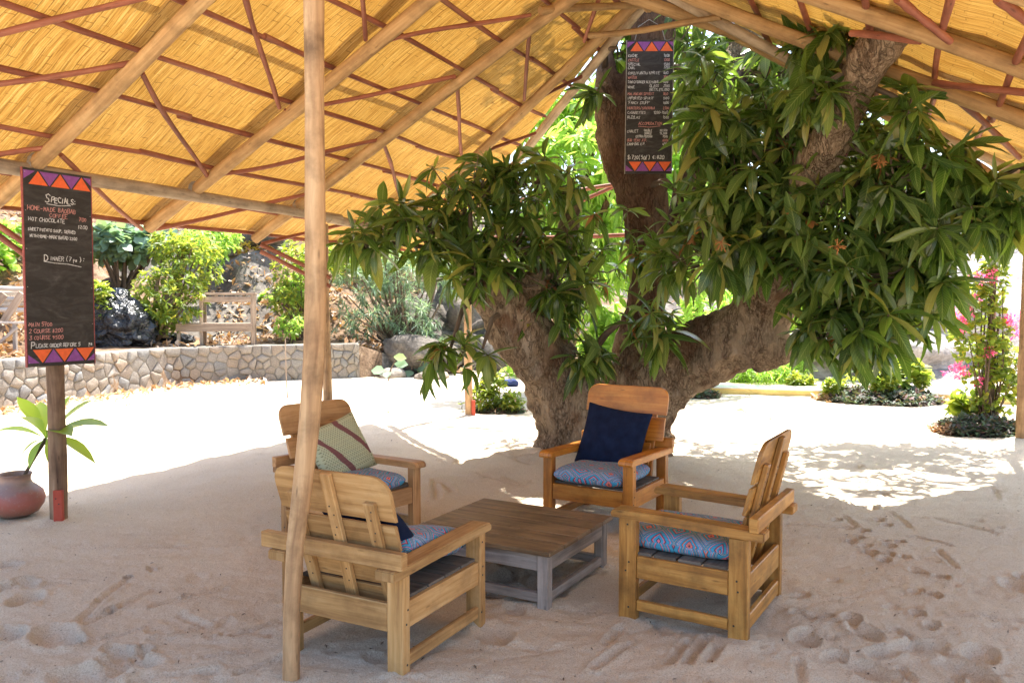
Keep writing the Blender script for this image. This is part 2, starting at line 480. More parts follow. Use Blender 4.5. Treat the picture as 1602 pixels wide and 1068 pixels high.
def np_mesh(name, V, F, UV=None, smooth=True):
    """V (n,3); F (m,k) constant k; UV (m*k,2)"""
    V = np.asarray(V, np.float32); F = np.asarray(F, np.int32)
    me = bpy.data.meshes.new(name)
    k = F.shape[1]
    me.vertices.add(len(V)); me.loops.add(F.size); me.polygons.add(len(F))
    me.vertices.foreach_set('co', V.ravel())
    me.loops.foreach_set('vertex_index', F.ravel())
    me.polygons.foreach_set('loop_start', np.arange(len(F), dtype=np.int32) * k)
    if smooth:
        me.polygons.foreach_set('use_smooth', np.ones(len(F), bool))
    if UV is not None:
        l = me.uv_layers.new(name='UVMap')
        l.data.foreach_set('uv', np.asarray(UV, np.float32).ravel())
    me.update(calc_edges=True)
    me.validate()
    return me
class Geo:
    """gathers shapes of ONE part"""
    def __init__(s):
        s.V = []; s.F = []; s.UV = []; s.MI = []
    def poly(s, pts, uvs, mi=0):
        b = len(s.V); s.V += [tuple(p) for p in pts]
        s.F.append(list(range(b, b + len(pts)))); s.UV += list(uvs); s.MI.append(mi)
    def grid(s, rows, ucoord, vcoord, closed=False, caps=True, mi=0):
        """rows: list of rings (list of points)"""
        b = len(s.V); n = len(rows[0])
        for r in rows: s.V += [tuple(p) for p in r]
        m = n if closed else n - 1
        for i in range(len(rows) - 1):
            for j in range(m):
                k = (j + 1) % n
                s.F.append([b + i * n + j, b + i * n + k, b + (i + 1) * n + k, b + (i + 1) * n + j])
                s.UV += [(ucoord[i], vcoord[j]), (ucoord[i], vcoord[j + 1]), (ucoord[i + 1], vcoord[j + 1]), (ucoord[i + 1], vcoord[j])]
                s.MI.append(mi)
        if closed and caps:
            s.F.append([b + j for j in range(n)][::-1]); s.UV += [(ucoord[0], 0)] * n; s.MI.append(mi)
            e = b + (len(rows) - 1) * n
            s.F.append([e + j for j in range(n)]); s.UV += [(ucoord[-1], 0)] * n; s.MI.append(mi)
    def box(s, c, size, rot=None, bev=.005, top=None):
        """chamfered box; UV u runs along the longest side. rot: 3x3 Matrix"""
        hx, hy, hz = [x / 2 for x in size]
        ax = max(range(3), key=lambda i: size[i])
        bv = min(bev, min(size) * .3)
        bm = bmesh.new()
        bmesh.ops.create_cube(bm, size=1, matrix=Matrix.Diagonal((size[0], size[1], size[2], 1)))
        if bv > 0:
            bmesh.ops.bevel(bm, geom=list(bm.edges), offset=bv, segments=1, affect='EDGES')
        rot = rot or Matrix.Identity(3)
        c = Vector(c)
        b = len(s.V)
        bm.verts.ensure_lookup_table(); bm.normal_update()
        off = random.random() * 9
        loc = [v.co.copy() for v in bm.verts]
        s.V += [tuple(rot @ v + c) for v in loc]
        for f in bm.faces:
            s.F.append([b + v.index for v in f.verts]); s.MI.append(0)
            nrm = f.normal
            oth = [i for i in range(3) if i != ax]
            o2 = oth[0] if abs(nrm[oth[0]]) < abs(nrm[oth[1]]) else oth[1]
            for v in f.verts:
                s.UV.append((loc[v.index][ax] + off, loc[v.index][o2] + off * .7 + nrm[oth[0]] * .3))
        bm.free()
    def tube(s, pts, rad, ring=8, ucl=None, wob=0.0, seed=0, caps=True):
        pts = [Vector(p) for p in pts]
        rows = []; L = [0]
        for i in range(1, len(pts)): L.append(L[-1] + (pts[i] - pts[i - 1]).length)
        up = None
        rg = random.Random(seed)
        for i, p in enumerate(pts):
            t = (pts[min(i + 1, len(pts) - 1)] - pts[max(i - 1, 0)]).normalized()
            if up is None:
                up = t.orthogonal().normalized()
            up = (up - t * up.dot(t)).normalized()
            sd = t.cross(up)
            r = rad[i] if hasattr(rad, '__len__') else rad
            rows.append([p + (up * math.cos(a) + sd * math.sin(a)) * r * (1 + wob * rg.uniform(-1, 1)) for a in [2 * math.pi * j / ring for j in range(ring)]])
        rr = rad[0] if hasattr(rad, '__len__') else rad
        circ = 2 * math.pi * rr
        s.grid(rows, L, [circ * j / ring for j in range(ring + 1)], closed=True, caps=caps)
    def build(s, name, m, parent=None, smooth=False, mats=None):
        me = pydata(name, s.V, s.F, s.UV)
        o = link(name, me, None if mats else m, parent)
        if mats:
            for x in mats: me.materials.append(x)
            me.polygons.foreach_set('material_index', s.MI)
        if smooth:
            me.polygons.foreach_set('use_smooth', [True] * len(me.polygons))
            try: me.set_sharp_from_angle(angle=R(50))
            except Exception: pass
        return o
def pole(name, p0, p1, r0, r1, m, parent, bend=.02, seg=9, ring=9, seed=0, knots=.05):
    p0, p1 = Vector(p0), Vector(p1)
    d = p1 - p0; L = d.length
    rg = random.Random(seed * 7.13 + p0.x * 3.1 + p1.y)
    a = d.orthogonal().normalized(); b = d.normalized().cross(a)
    k1, k2, k3, k4 = [rg.uniform(-1, 1) for _ in range(4)]
    pts = []; rad = []
    for i in range(seg + 1):
        t = i / seg
        w = math.sin(math.pi * t)
        w2 = math.sin(2 * math.pi * t)
        off = (a * (k1 * w + .5 * k3 * w2) + b * (k2 * w + .5 * k4 * w2)) * bend * L
        pts.append(p0 + d * t + off)
        rad.append((r0 + (r1 - r0) * t) * (1 + knots * rg.uniform(-1, 1)))
    g = Geo()
    g.tube(pts, rad, ring, wob=.04, seed=rg.random())
    return g.build(name, m, parent, smooth=True)

EX = Vector((.9028, -.4300, 0))     # across the roof
EY = Vector((.4300, .9028, 0))      # along the roof
def NT(n, t, h): return EX * n + EY * t + Vector((0, 0, h))
def at(px, py, Y):
    """a point at distance Y as measured on the photograph"""
    d = Vector(((px - 801) / 1246, 1, -(py - 534) / 1246))
    y = math.cos(PITCH) + d.z * math.sin(PITCH); z = -math.sin(PITCH) + d.z * math.cos(PITCH)
    return Vector((d.x / y * Y, Y, 1.6 + z / y * Y))
def gp(px, py, h=0):
    z1 = at(px, py, 1.0)
    k = (h - 1.6) / (z1.z - 1.6)
    return Vector((z1.x * k, k, h))

# lattice noise
_T = RNG.random((256, 256))
def vnoise(x, y, s=1.0, seed=0):
    x = np.asarray(x) * s + seed * 17.3 + 500; y = np.asarray(y) * s + seed * 9.7 + 500
    xi = np.floor(x).astype(int); yi = np.floor(y).astype(int)
    fx = x - xi; fy = y - yi
    fx = fx * fx * (3 - 2 * fx); fy = fy * fy * (3 - 2 * fy)
    g = lambda a, b: _T[a & 255, b & 255]
    return (g(xi, yi) * (1 - fx) + g(xi + 1, yi) * fx) * (1 - fy) + (g(xi, yi + 1) * (1 - fx) + g(xi + 1, yi + 1) * fx) * fy - .5
def fbm(x, y, s=1.0, o=4, seed=0):
    r = 0
    for i in range(o): r = r + vnoise(x, y, s * 2 ** i, seed + i) * .5 ** i
    return r

# ------------------------------------------------------------------ leaves
def leaf_template(w=.2, fold=.25, droop=.35, seg=5, shape='lance', twist=0.0):
    V = []; F = []; UV = []
    for i in range(seg + 1):
        t = i / seg
        if shape == 'lance': hw = w * .5 * (math.sin(math.pi * min(1, t * .93 + .05)) ** .75)
        elif shape == 'obov': hw = w * .5 * math.sin(math.pi * t ** 1.6 * .97 + .04)
        else: hw = w * .5 * math.sqrt(max(0, 1 - (2 * t - 1) ** 2) + .02)
        if i == seg: hw *= .25
        y = t - .12 * droop * t * t
        z = -droop * t * t * .6
        tw = twist * t
        for sx in (-1, 0, 1):
            zz = fold * hw * (abs(sx))
            V.append((sx * hw * math.cos(tw) - zz * math.sin(tw), y, z + zz * math.cos(tw) + sx * hw * math.sin(tw)))
    for i in range(seg):
        for j in range(2):
            F.append((i * 3 + j, i * 3 + j + 1, i * 3 + j + 4, i * 3 + j + 3))
            UV += [(j / 2, i / seg), ((j + 1) / 2, i / seg), ((j + 1) / 2, (i + 1) / seg), (j / 2, (i + 1) / seg)]
    return np.array(V), np.array(F), np.array(UV)
MANGO = [leaf_template(w_, f_, d, 5, 'lance', tw) for w_, f_, d, tw in ((.23, .35, .25, .3), (.2, .5, .5, -.5), (.26, .3, .8, .3), (.22, .6, .1, -.8), (.21, .25, 1.1, .7))]
SMALL = [leaf_template(.38, .3, d, 2, 'lance') for d in (.1, .4)]
NARROW = [leaf_template(.09, .2, d, 2, 'lance') for d in (.3, .8)]
ROUND = [leaf_template(.75, .15, d, 3, 'round') for d in (.1, .35)]
FLESHY = [leaf_template(.3, .35, d, 7, 'obov') for d in (.3, .7, 1.1)]
DRY = [leaf_template(.45, .6, d, 2, 'lance') for d in (-.4, .5)]
def leaf_mat(p, d, up, L, w=1.0):
    y = Vector(d).normalized()
    x = y.cross(Vector(up))
    if x.length < 1e-3: x = y.orthogonal()
    x.normalize(); z = x.cross(y)
    return Matrix(((x.x * L * w, y.x * L, z.x * L, p[0]), (x.y * L * w, y.y * L, z.y * L, p[1]), (x.z * L * w, y.z * L, z.z * L, p[2]), (0, 0, 0, 1)))
def leaves_mesh(name, items, temps):
    """items: (matrix, template index)"""
    Vs = []; Fs = []; UVs = []; base = 0
    for ti, (V, F, UV) in enumerate(temps):
        ms = [np.array(m_) for m_, k in items if k == ti]
        if not ms: continue
        A = np.stack(ms)
        P = np.einsum('nij,vj->nvi', A[:, :3, :3], V) + A[:, None, :3, 3]
        n = len(ms)
        Vs.append(P.reshape(-1, 3))
        Fs.append((F[None] + (np.arange(n) * len(V))[:, None, None]).reshape(-1, 4) + base)
        UVs.append(np.tile(UV, (n, 1)))
        base += n * len(V)
    return np_mesh(name, np.concatenate(Vs), np.concatenate(Fs), np.concatenate(UVs))
def whorl(p, axis, n, L, rg, ntemp=5, droop=.5, lo=35, hi=100):
    out = []
    a = Vector(axis).normalized(); u = a.orthogonal().normalized(); v = a.cross(u)
    for i in range(n):
        az = i * 2.4 + rg.uniform(-.3, .3)
        el = R(rg.uniform(lo, hi))
        d = a * math.cos(el) + (u * math.cos(az) + v * math.sin(az)) * math.sin(el)
        d = (d + Vector((0, 0, -1)) * droop * rg.uniform(.5, 1.3)).normalized()
        q = Vector(p) - a * rg.uniform(0, .05)
        upv = Vector((rg.uniform(-.6, .6), rg.uniform(-.6, .6), 1))
        out.append((leaf_mat(q, d, upv, L * rg.uniform(.45, 1.15), rg.uniform(.75, 1.35)), rg.randrange(ntemp)))
    return out
def in_ball(rg, shell=.35):
    while True:
        q = Vector([rg.uniform(-1, 1) for _ in range(3)])
        if shell < q.length < 1: return q
def bush(name, label, cat, base, lobes, n, L, temps, m, rg, per=7, stems=4, droop=.25, group=None, stem_r=.03, extra=None, lo=30, hi=95, parent=None):
    """lobes: list of (centre, radii)"""
    base = Vector(base)
    t = empty(name, base)
    tag(t, label, cat, group)
    items = []
    tot = sum(r[0] * r[1] + r[0] * r[2] for c, r in lobes)
    g = Geo()
    for c, r in lobes:
        c = Vector(c) - base
        k = max(3, int(n * (r[0] * r[1] + r[0] * r[2]) / tot))
        for i in range(k):
            q = in_ball(rg, .3)
            p = c + Vector((q.x * r[0], q.y * r[1], q.z * r[2]))
            ax = (q + Vector((0, 0, .5))).normalized()
            items += whorl(p, ax, per, L, rg, len(temps), droop, lo, hi)
        for j in range(stems):
            q = in_ball(rg, .1) * .75
            e = c + Vector((q.x * r[0], q.y * r[1], q.z * r[2]))
            b0 = Vector((rg.uniform(-.08, .08), rg.uniform(-.08, .08), -.05))
            mid = b0.lerp(e, .5) + Vector([rg.uniform(-.1, .1) for _ in range(3)]) * e.length * .4
            g.tube([b0, b0.lerp(mid, .5), mid, mid.lerp(e, .5), e], [stem_r, stem_r * .8, stem_r * .65, stem_r * .45, stem_r * .2], 5)
    g.build('stem', M['twig'], t, smooth=True)
    me = leaves_mesh('foliage', items, temps)
    f = link('foliage', me, m, t)
    f['kind'] = 'stuff'
    if extra:
        mm, temps2, n2, L2, nm = extra
        it = []
        for c, r in lobes:
            c = Vector(c) - base
            for i in range(n2):
                q = in_ball(rg, .6)
                it += whorl(c + Vector((q.x * r[0], q.y * r[1], q.z * r[2])), q, 4, L2, rg, len(temps2), .1)
        e = link(nm, leaves_mesh(nm, it, temps2), mm, t)
        e['kind'] = 'stuff'
    return t
# ------------------------------------------------------------------ sand ground
dents = []      # (x, y, rx, ry, angle, depth)
def dent_px(px, py, r, el=1.6, ang=0.0, dep=.022):
    p = gp(px, py)
    dents.append((p.x, p.y, r, r * el, ang, dep))
for (cx_, cy_) in ((525, 110), (535, 128), (567, 153), (590, 173), (560, 193), (542, 207), (585, 232), (643, 250), (560, 283), (593, 300), (620, 350), (655, 373), (557, 407), (540, 437),
                   (645, 455), (710, 457), (668, 478), (658, 508), (733, 525), (645, 532), (887, 608), (783, 672), (850, 687), (785, 765), (845, 818), (500, 455), (440, 360), (1130, 240)):
    dent_px(1150 + cx_ * .3633, 680 + cy_ * .3633, .033, 1.4, random.uniform(-1, 1), .032)
for (cx_, cy_, r) in ((560, 475, .055), (580, 505, .06), (790, 585, .06), (500, 790, .075), (560, 845, .10), (800, 910, .12), (640, 930, .08),
                      (430, 940, .07), (560, 990, .11), (300, 870, .10), (1060, 945, .11), (1010, 1020, .12), (1220, 650, .12), (1235, 605, .07)):
    dent_px(1150 + cx_ * .3633, 680 + cy_ * .3633, r * .58, 1.7, random.uniform(-1.5, 1.5), .030)
for (cx_, cy_, r) in ((30, 530, .09), (120, 615, .08), (115, 695, .1), (40, 850, .1), (250, 860, .13), (590, 975, .12), (540, 925, .08), (640, 920, .06), (400, 1040, .13), (10, 640, .08), (330, 880, .07), (690, 550, .035), (500, 725, .02), (580, 590, .03)):
    dent_px(cx_ * .3446, 700 + cy_ * .3446, r * .66, 1.6, random.uniform(-.5, 1.7), .040)
for (px, py, r) in ((790, 905, .09), (850, 895, .07), (770, 925, .06), (870, 925, .05), (735, 800, .05), (820, 720, .12), (770, 985, .08), (805, 950, .05), (720, 728, .05), (655, 730, .05), (1180, 700, .05), (1205, 713, .05), (1110, 660, .05)):
    dent_px(px, py, r, 1.5, random.uniform(-1, 1), .026)
for i in range(210):
    px = random.uniform(-200, 1800); py = 600 + 470 * random.random()
    dent_px(px, py, random.uniform(.015, .05), 1.6, random.uniform(-1.5, 1.5), random.uniform(.004, .012))
grooves = []
def groove(pts, w=.02, dep=.012):
    q = [gp(*p) for p in pts]
    grooves.append(([(v.x, v.y) for v in q], w, dep))
def gz(ox, oy, s, *pts, **k): groove([(ox + a * s, oy + b * s) for a, b in pts], **k)
for L in (((350, 790), (460, 690), (590, 590)), ((380, 800), (560, 705), (700, 640)), ((690, 860), (940, 785)), ((350, 890), (500, 850), (630, 820)), ((690, 710), (850, 665), (1020, 622)), ((930, 945), (1130, 900)),
          ((1080, 1015), (1280, 940)), ((600, 1060), (980, 1000)), ((820, 740), (940, 780)), ((260, 450), (860, 445)), ((120, 640), (300, 610)), ((1060, 830), (1270, 760)), ((500, 740), (420, 760))):
    gz(0, 700, .3446, *L, w=.018, dep=.011)
for L in (((130, 960), (190, 900)), ((80, 1050), (230, 965)), ((390, 1060), (470, 960)), ((470, 1060), (555, 940)), ((550, 1060), (600, 985)), ((330, 870), (390, 930)), ((920, 850), (1060, 860)), ((870, 790), (960, 780)), ((300, 800), (430, 815))):
    gz(900, 640, .3745, *L, w=.02, dep=.016)
for L in (((215, 515), (222, 595)), ((240, 515), (290, 560)), ((400, 490), (580, 550)), ((490, 425), (620, 470)), ((560, 440), (700, 430)), ((470, 830), (560, 900)), ((500, 900), (640, 960)), ((720, 900), (900, 900))):
    gz(600, 560, .3745, *L, w=.028, dep=.018)
for L in (((270, 960), (280, 1040)), ((670, 315), (750, 380)), ((860, 345), (1130, 415)), ((770, 420), (930, 465)), ((1110, 225), (1130, 270)), ((680, 830), (790, 890)), ((470, 340), (520, 390)), ((270, 760), (330, 785), (450, 800)),
          ((480, 265), (540, 290)), ((710, 990), (760, 1040)), ((870, 980), (960, 1060)), ((870, 490), (950, 570)), ((190, 380), (500, 395)), ((940, 770), (1240, 800)), ((560, 290), (1000, 240))):
    gz(1150, 680, .3633, *L, w=.018, dep=.011)
for i in range(60):
    px = random.uniform(0, 1600); py = 640 + 430 * random.random()
    a = random.uniform(-.5, .4); l = random.uniform(40, 190)
    groove([(px, py), (px + l * .5, py + math.sin(a) * l * .25 + random.uniform(-6, 6)), (px + l, py + math.sin(a) * l * .5)], random.uniform(.008, .018), random.uniform(.003, .008))
mounds = [(.5, 8.2, 1.1, .10), (-.35, 3.0, .25, .02), (.9, 3.3, .3, .02), (.12, 4.3, .35, .015), (-.2, 3.45, .22, .02)]
for (cx_, cy_, dg_, W_, D_) in ((1.02, 4.208, 58.2, .69, .67), (-.607, 3.84, -27.6, .69, .72), (.704, 5.877, 147.9, .71, .67), (-1.138, 5.602, -128.8, .72, .66), (.013, 4.75, -29, .84, .8)):
    for sx in (-1, 1):
        for sy in (-1, 1):
            a_, b_ = sx * (W_ / 2 - .03), sy * (D_ / 2 - .03); cc_, ss2 = math.cos(R(dg_)), math.sin(R(dg_))
            mounds.append((cx_ + a_ * cc_ - b_ * ss2, cy_ + a_ * ss2 + b_ * cc_, .10, .020))
for (a_, b_) in ((-3.41, 5.93), (-2.09, 9.0), (-.62, 11.63), (6.12, 9.5), (-.955, 3.37)): mounds.append((a_, b_, .13, .03))
def sand_h(x, y):
    h = fbm(x, y, .55, 3, 1) * .045 + fbm(x, y, 2.3, 3, 4) * .020 + fbm(x * .6 + y * .5, y - x * .3, 7, 2, 9) * .010
    h = h + np.abs(fbm(x * .5, y * 1.6, 3.1, 3, 15)) * -.02
    h = h + fbm(x, y, 22, 2, 31) * .008 + fbm(x, y, 55, 1, 35) * .0025
    far = np.clip((y - 9) / 6, 0, 1)
    h = h * (1 - .5 * far)
    for mx_, my_, r, a in mounds:
        h = h + a * np.exp(-((x - mx_) ** 2 + (y - my_) ** 2) / r ** 2)
    for (dx, dy, rx, ry, an, dp) in dents:
        sel = (np.abs(x - dx) < ry * 4) & (np.abs(y - dy) < ry * 4)
        if not sel.any(): continue
        X = x[sel] - dx; Y = y[sel] - dy
        c, s = math.cos(an), math.sin(an)
        u = (X * c + Y * s) / rx; v = (-X * s + Y * c) / ry
        r2 = u * u + v * v
        h[sel] += -dp * 1.25 * np.exp(-r2 ** 2.6) * (1 + .5 * vnoise(X, Y, 30, 3)) + dp * .38 * np.exp(-((np.sqrt(r2) - 1.35) / .25) ** 2)
    for pts, w, dp in grooves:
        dp = dp * (1.6 if w > .0165 else 1.0)
        for (x0, y0), (x1, y1) in zip(pts[:-1], pts[1:]):
            lo = min(x0, x1) - w * 5, min(y0, y1) - w * 5; hi = max(x0, x1) + w * 5, max(y0, y1) + w * 5
            sel = (x > lo[0]) & (x < hi[0]) & (y > lo[1]) & (y < hi[1])
            if not sel.any(): continue
            X = x[sel]; Y = y[sel]
            L2 = (x1 - x0) ** 2 + (y1 - y0) ** 2 + 1e-9
            t = np.clip(((X - x0) * (x1 - x0) + (Y - y0) * (y1 - y0)) / L2, 0, 1)
            d = np.hypot(X - x0 - t * (x1 - x0), Y - y0 - t * (y1 - y0)) / w
            h[sel] += -dp * np.exp(-d * d) + dp * .45 * np.exp(-((d - 1.9) / .6) ** 2)
    return h
ys = 1.6 * 1.0052 ** np.arange(560)
ys = ys[ys < 24]
us = np.linspace(-1.05, 1.05, 640)
YY, UU = np.meshgrid(ys, us, indexing='ij')
XX = UU * (YY + .8)
HH = sand_h(XX.ravel(), YY.ravel()).reshape(XX.shape)
edge = np.minimum(np.clip((1.05 - np.abs(UU)) * 20, 0, 1), np.clip((24 - YY) / 1.5, 0, 1)) * np.clip((YY - 1.6) * 3, 0, 1)
HH = HH * edge
V = np.stack([XX, YY, HH], -1).reshape(-1, 3)
nr, nc = XX.shape
ii, jj = np.meshgrid(np.arange(nr - 1), np.arange(nc - 1), indexing='ij')
q = (ii * nc + jj).ravel()
F = np.stack([q, q + 1, q + nc + 1, q + nc], -1)
o = link('sand_ground', np_mesh('sand_ground', V, F), M['sand'])
tag(o, kind='structure')
def ground_z(x, y):
    return float(sand_h(np.array([float(x)]), np.array([float(y)]))[0])
g = Geo()
g.poly([(-90, -40, -.06), (90, -40, -.06), (90, 140, -.06), (-90, 140, -.06)], [(0, 0)] * 4)
tag(g.build('ground', M['sand']), kind='structure')

rg = random.Random(91)
items = []
for i in range(700):
    p = gp(rg.uniform(-60, 1660), 640 + 430 * rg.random() ** 1.3)
    items.append([p.x, p.y, rg])
zz = sand_h(np.array([i[0] for i in items]), np.array([i[1] for i in items]))
items = [(leaf_mat((i[0], i[1], z + .003), (rg.uniform(-1, 1), rg.uniform(-1, 1), rg.uniform(-.1, .3)), (0, 0, 1), rg.choice((.008, .010, .012, .016, .022)), rg.uniform(.5, 1.5)), rg.randrange(2)) for i, z in zip(items, zz)]
o = link('debris', leaves_mesh('debris', items, DRY), M['twig'])
tag(o, 'tiny scraps of dry leaf and twig strewn over the sand floor', 'debris', kind='stuff')

# ------------------------------------------------------------------ hillside behind the wall
WALL = [(-9.5, 6.0), (-8.9, 9.5), (-7.96, 12.4), (-7.3, 14.8), (-6.85, 16.1), (-5.83, 16.95), (-4.54, 17.4), (-3.49, 18.1)]
EXT = WALL + [(-2.0, 18.7), (0.0, 19.8), (3.0, 22.5), (9.0, 27), (16, 34)]
def side_dist(x, y, line):
    best = np.full(x.shape, 1e9); sg = np.ones(x.shape); ss = np.zeros(x.shape); L = 0
    for (x0, y0), (x1, y1) in zip(line[:-1], line[1:]):
        dx, dy = x1 - x0, y1 - y0; l2 = dx * dx + dy * dy
        t = np.clip(((x - x0) * dx + (y - y0) * dy) / l2, 0, 1)
        ex = x - x0 - t * dx; ey = y - y0 - t * dy
        d = np.hypot(ex, ey)
        cr = dx * (y - y0) - dy * (x - x0)
        m_ = d < best
        best = np.where(m_, d, best); sg = np.where(m_, np.sign(cr), sg); ss = np.where(m_, L + t * math.sqrt(l2), ss)
        L += math.sqrt(l2)
    return best * sg, ss
WL = sum(math.dist(a, b) for a, b in zip(WALL[:-1], WALL[1:]))
def hill_h(x, y):
    x = np.asarray(x, float); y = np.asarray(y, float)
    d, s = side_dist(x, y, EXT)
    lip = np.where(s < WL - .1, .74, np.clip(.74 - (s - WL) * .35, .0, .74))
    dd = np.clip(d - .25, 0, None)
    slope = .42 * np.clip(1.15 - np.clip(s - WL - 4, 0, 20) * .04, .25, 1)
    h = lip + slope * np.clip(dd - 1.3, 0, 30) + .05 * dd
    n = fbm(x, y, .35, 4, 21) * 1.6 * np.clip((dd - .6) / 5, 0, 1) + fbm(x, y, 1.6, 3, 27) * .28 * np.clip(dd / 1.5, 0, 1)
    ledge = np.clip(fbm(x, y, .28, 3, 40) * 4, 0, 1) * np.clip(dd / 3, 0, 1) * .7
    return np.where(d > .04, h + n + ledge, -.4)
gx = np.arange(-34, 26, .2); gy = np.arange(4, 62, .2)
GX, GY = np.meshgrid(gx, gy, indexing='ij')
H = hill_h(GX.ravel(), GY.ravel()).reshape(GX.shape)
D, _s = side_dist(GX, GY, EXT)
keep = D > -.25
# pull the first row of vertices onto the back of the wall so that no gap shows
V = np.stack([GX, GY, H], -1).reshape(-1, 3)
nr, nc = GX.shape
ii, jj = np.meshgrid(np.arange(nr - 1), np.arange(nc - 1), indexing='ij')
kq = keep[:-1, :-1] & keep[1:, :-1] & keep[:-1, 1:] & keep[1:, 1:]
q = (ii * nc + jj)[kq].ravel()
F = np.stack([q, q + nc, q + nc + 1, q + 1], -1)
hill_me = np_mesh('hillside', V, F)
o = link('hillside', hill_me, M['hill'])
hill_me.materials.append(M['dark_rock'])
cen = (V[F[:, 0]] + V[F[:, 2]]) / 2
rockm = (fbm(cen[:, 0], cen[:, 1], .3, 3, 60) > .08) | ((cen[:, 0] > -3.0) & (fbm(cen[:, 0], cen[:, 1], .8, 2, 66) > -.1))
hill_me.polygons.foreach_set('material_index', rockm.astype(np.int32))
tag(o, kind='structure')
def hz(x, y): return float(hill_h(np.array([float(x)]), np.array([float(y)]))[0])

# leaf litter on the slope
rg = random.Random(5)
items = []
cy = 9 + 26 * RNG.random(44000) ** 1.4
cx = -cy * .86 + RNG.random(44000) * cy * .95 + .5
dd, s_ = side_dist(cx, cy, EXT)
ok = (dd > .12) & (dd < 15) & (fbm(cx, cy, .5, 3, 77) > -.16)
cx, cy = cx[ok][:15000], cy[ok][:15000]
for x, y, z in zip(cx, cy, hill_h(cx, cy)):
    p = (x, y, z + rg.uniform(.0, .05))
    items.append((leaf_mat(p, (rg.uniform(-1, 1), rg.uniform(-1, 1), rg.uniform(-.2, .7)), (rg.uniform(-.8, .8), rg.uniform(-.8, .8), 1), rg.uniform(.09, .21), rg.uniform(.8, 1.5)), rg.randrange(2)))
o = link('leaf_litter', leaves_mesh('leaf_litter', items, DRY), M['dry_leaf'])
tag(o, 'tan and white dry leaves covering the slope behind the stone wall', 'leaf litter', kind='stuff')
items = []
for i in range(620):
    s_ = rg.random() ** .8 * 9.2 + 3.2
    L = 0
    for a, b in zip(EXT[:-1], EXT[1:]):
        l = math.dist(a, b)
        if L + l > s_:
            t = (s_ - L) / l; break
        L += l
    x = a[0] + (b[0] - a[0]) * t; y = a[1] + (b[1] - a[1]) * t
    nx, ny = (b[1] - a[1]) / l, -(b[0] - a[0]) / l
    k = .08 + abs(rg.gauss(0, .45)) * (1 + 1.2 * (x > -4))
    x += nx * k; y += ny * k
    items.append((leaf_mat((x, y, float(fbm(np.array([x]), np.array([y]), .55, 3, 1)[0]) * .03 + .02), (rg.uniform(-1, 1), rg.uniform(-1, 1), rg.uniform(0, .5)), (0, 0, 1), rg.uniform(.06, .16), 1.2), rg.randrange(2)))
o = link('leaf_litter', leaves_mesh('leaf_litter_strip', items, DRY), M['dry_leaf'])
tag(o, 'thin line of fallen dry leaves on the sand along the foot of the wall', 'leaf litter', kind='stuff')

# ------------------------------------------------------------------ stone retaining wall
WH = .78
wall = empty('stone_wall', (WALL[2][0], WALL[2][1], 0))
tag(wall, 'low curved retaining wall of irregular pinkish and grey stones set in mortar', 'wall')
wb = wall.location
cum = [0]
for a, b in zip(WALL[:-1], WALL[1:]): cum.append(cum[-1] + math.dist(a, b))
def wall_pt(s, z, off):
    s = max(0, min(cum[-1] - 1e-4, s))
    for i in range(len(cum) - 1):
        if cum[i + 1] > s: break
    t = (s - cum[i]) / (cum[i + 1] - cum[i])
    a, b = WALL[i], WALL[i + 1]
    x = a[0] + (b[0] - a[0]) * t; y = a[1] + (b[1] - a[1]) * t
    def nrm(j):
        j = max(0, min(len(WALL) - 2, j)); p, q_ = WALL[j], WALL[j + 1]; l = math.dist(p, q_)
        return Vector(((q_[1] - p[1]) / l, -(q_[0] - p[0]) / l, 0))
    n = (nrm(i) * (1 - abs(t - .5)) + nrm(i + 1 if t > .5 else i - 1) * abs(t - .5)).normalized()
    return Vector((x, y, z)) + n * off - wb
g = Geo()
ns = 120
ss_ = [cum[-1] * i / ns for i in range(ns + 1)]
prof = [(-.15, .0), (WH - .02, .0), (WH, -.03), (WH, -.30), (.3, -.34)]
rows = [[wall_pt(s, z + (.018 * float(fbm(np.array([s * 3]), np.array([z * 9.0 + k])))), off + .012 * float(fbm(np.array([s * 9]), np.array([k * 5.0])))) for k, (z, off) in enumerate(prof)] for s in ss_]
g.grid(rows, ss_, [0, .8, .85, 1.1, 1.8])
g.build('mortar', M['mortar'], wall, smooth=False)
# end face
g = Geo()
pe = [wall_pt(cum[-1], z, off) for z, off in prof]
g.poly(pe, [(0, 0)] * 5)
g.build('end_face', M['mortar'], wall)
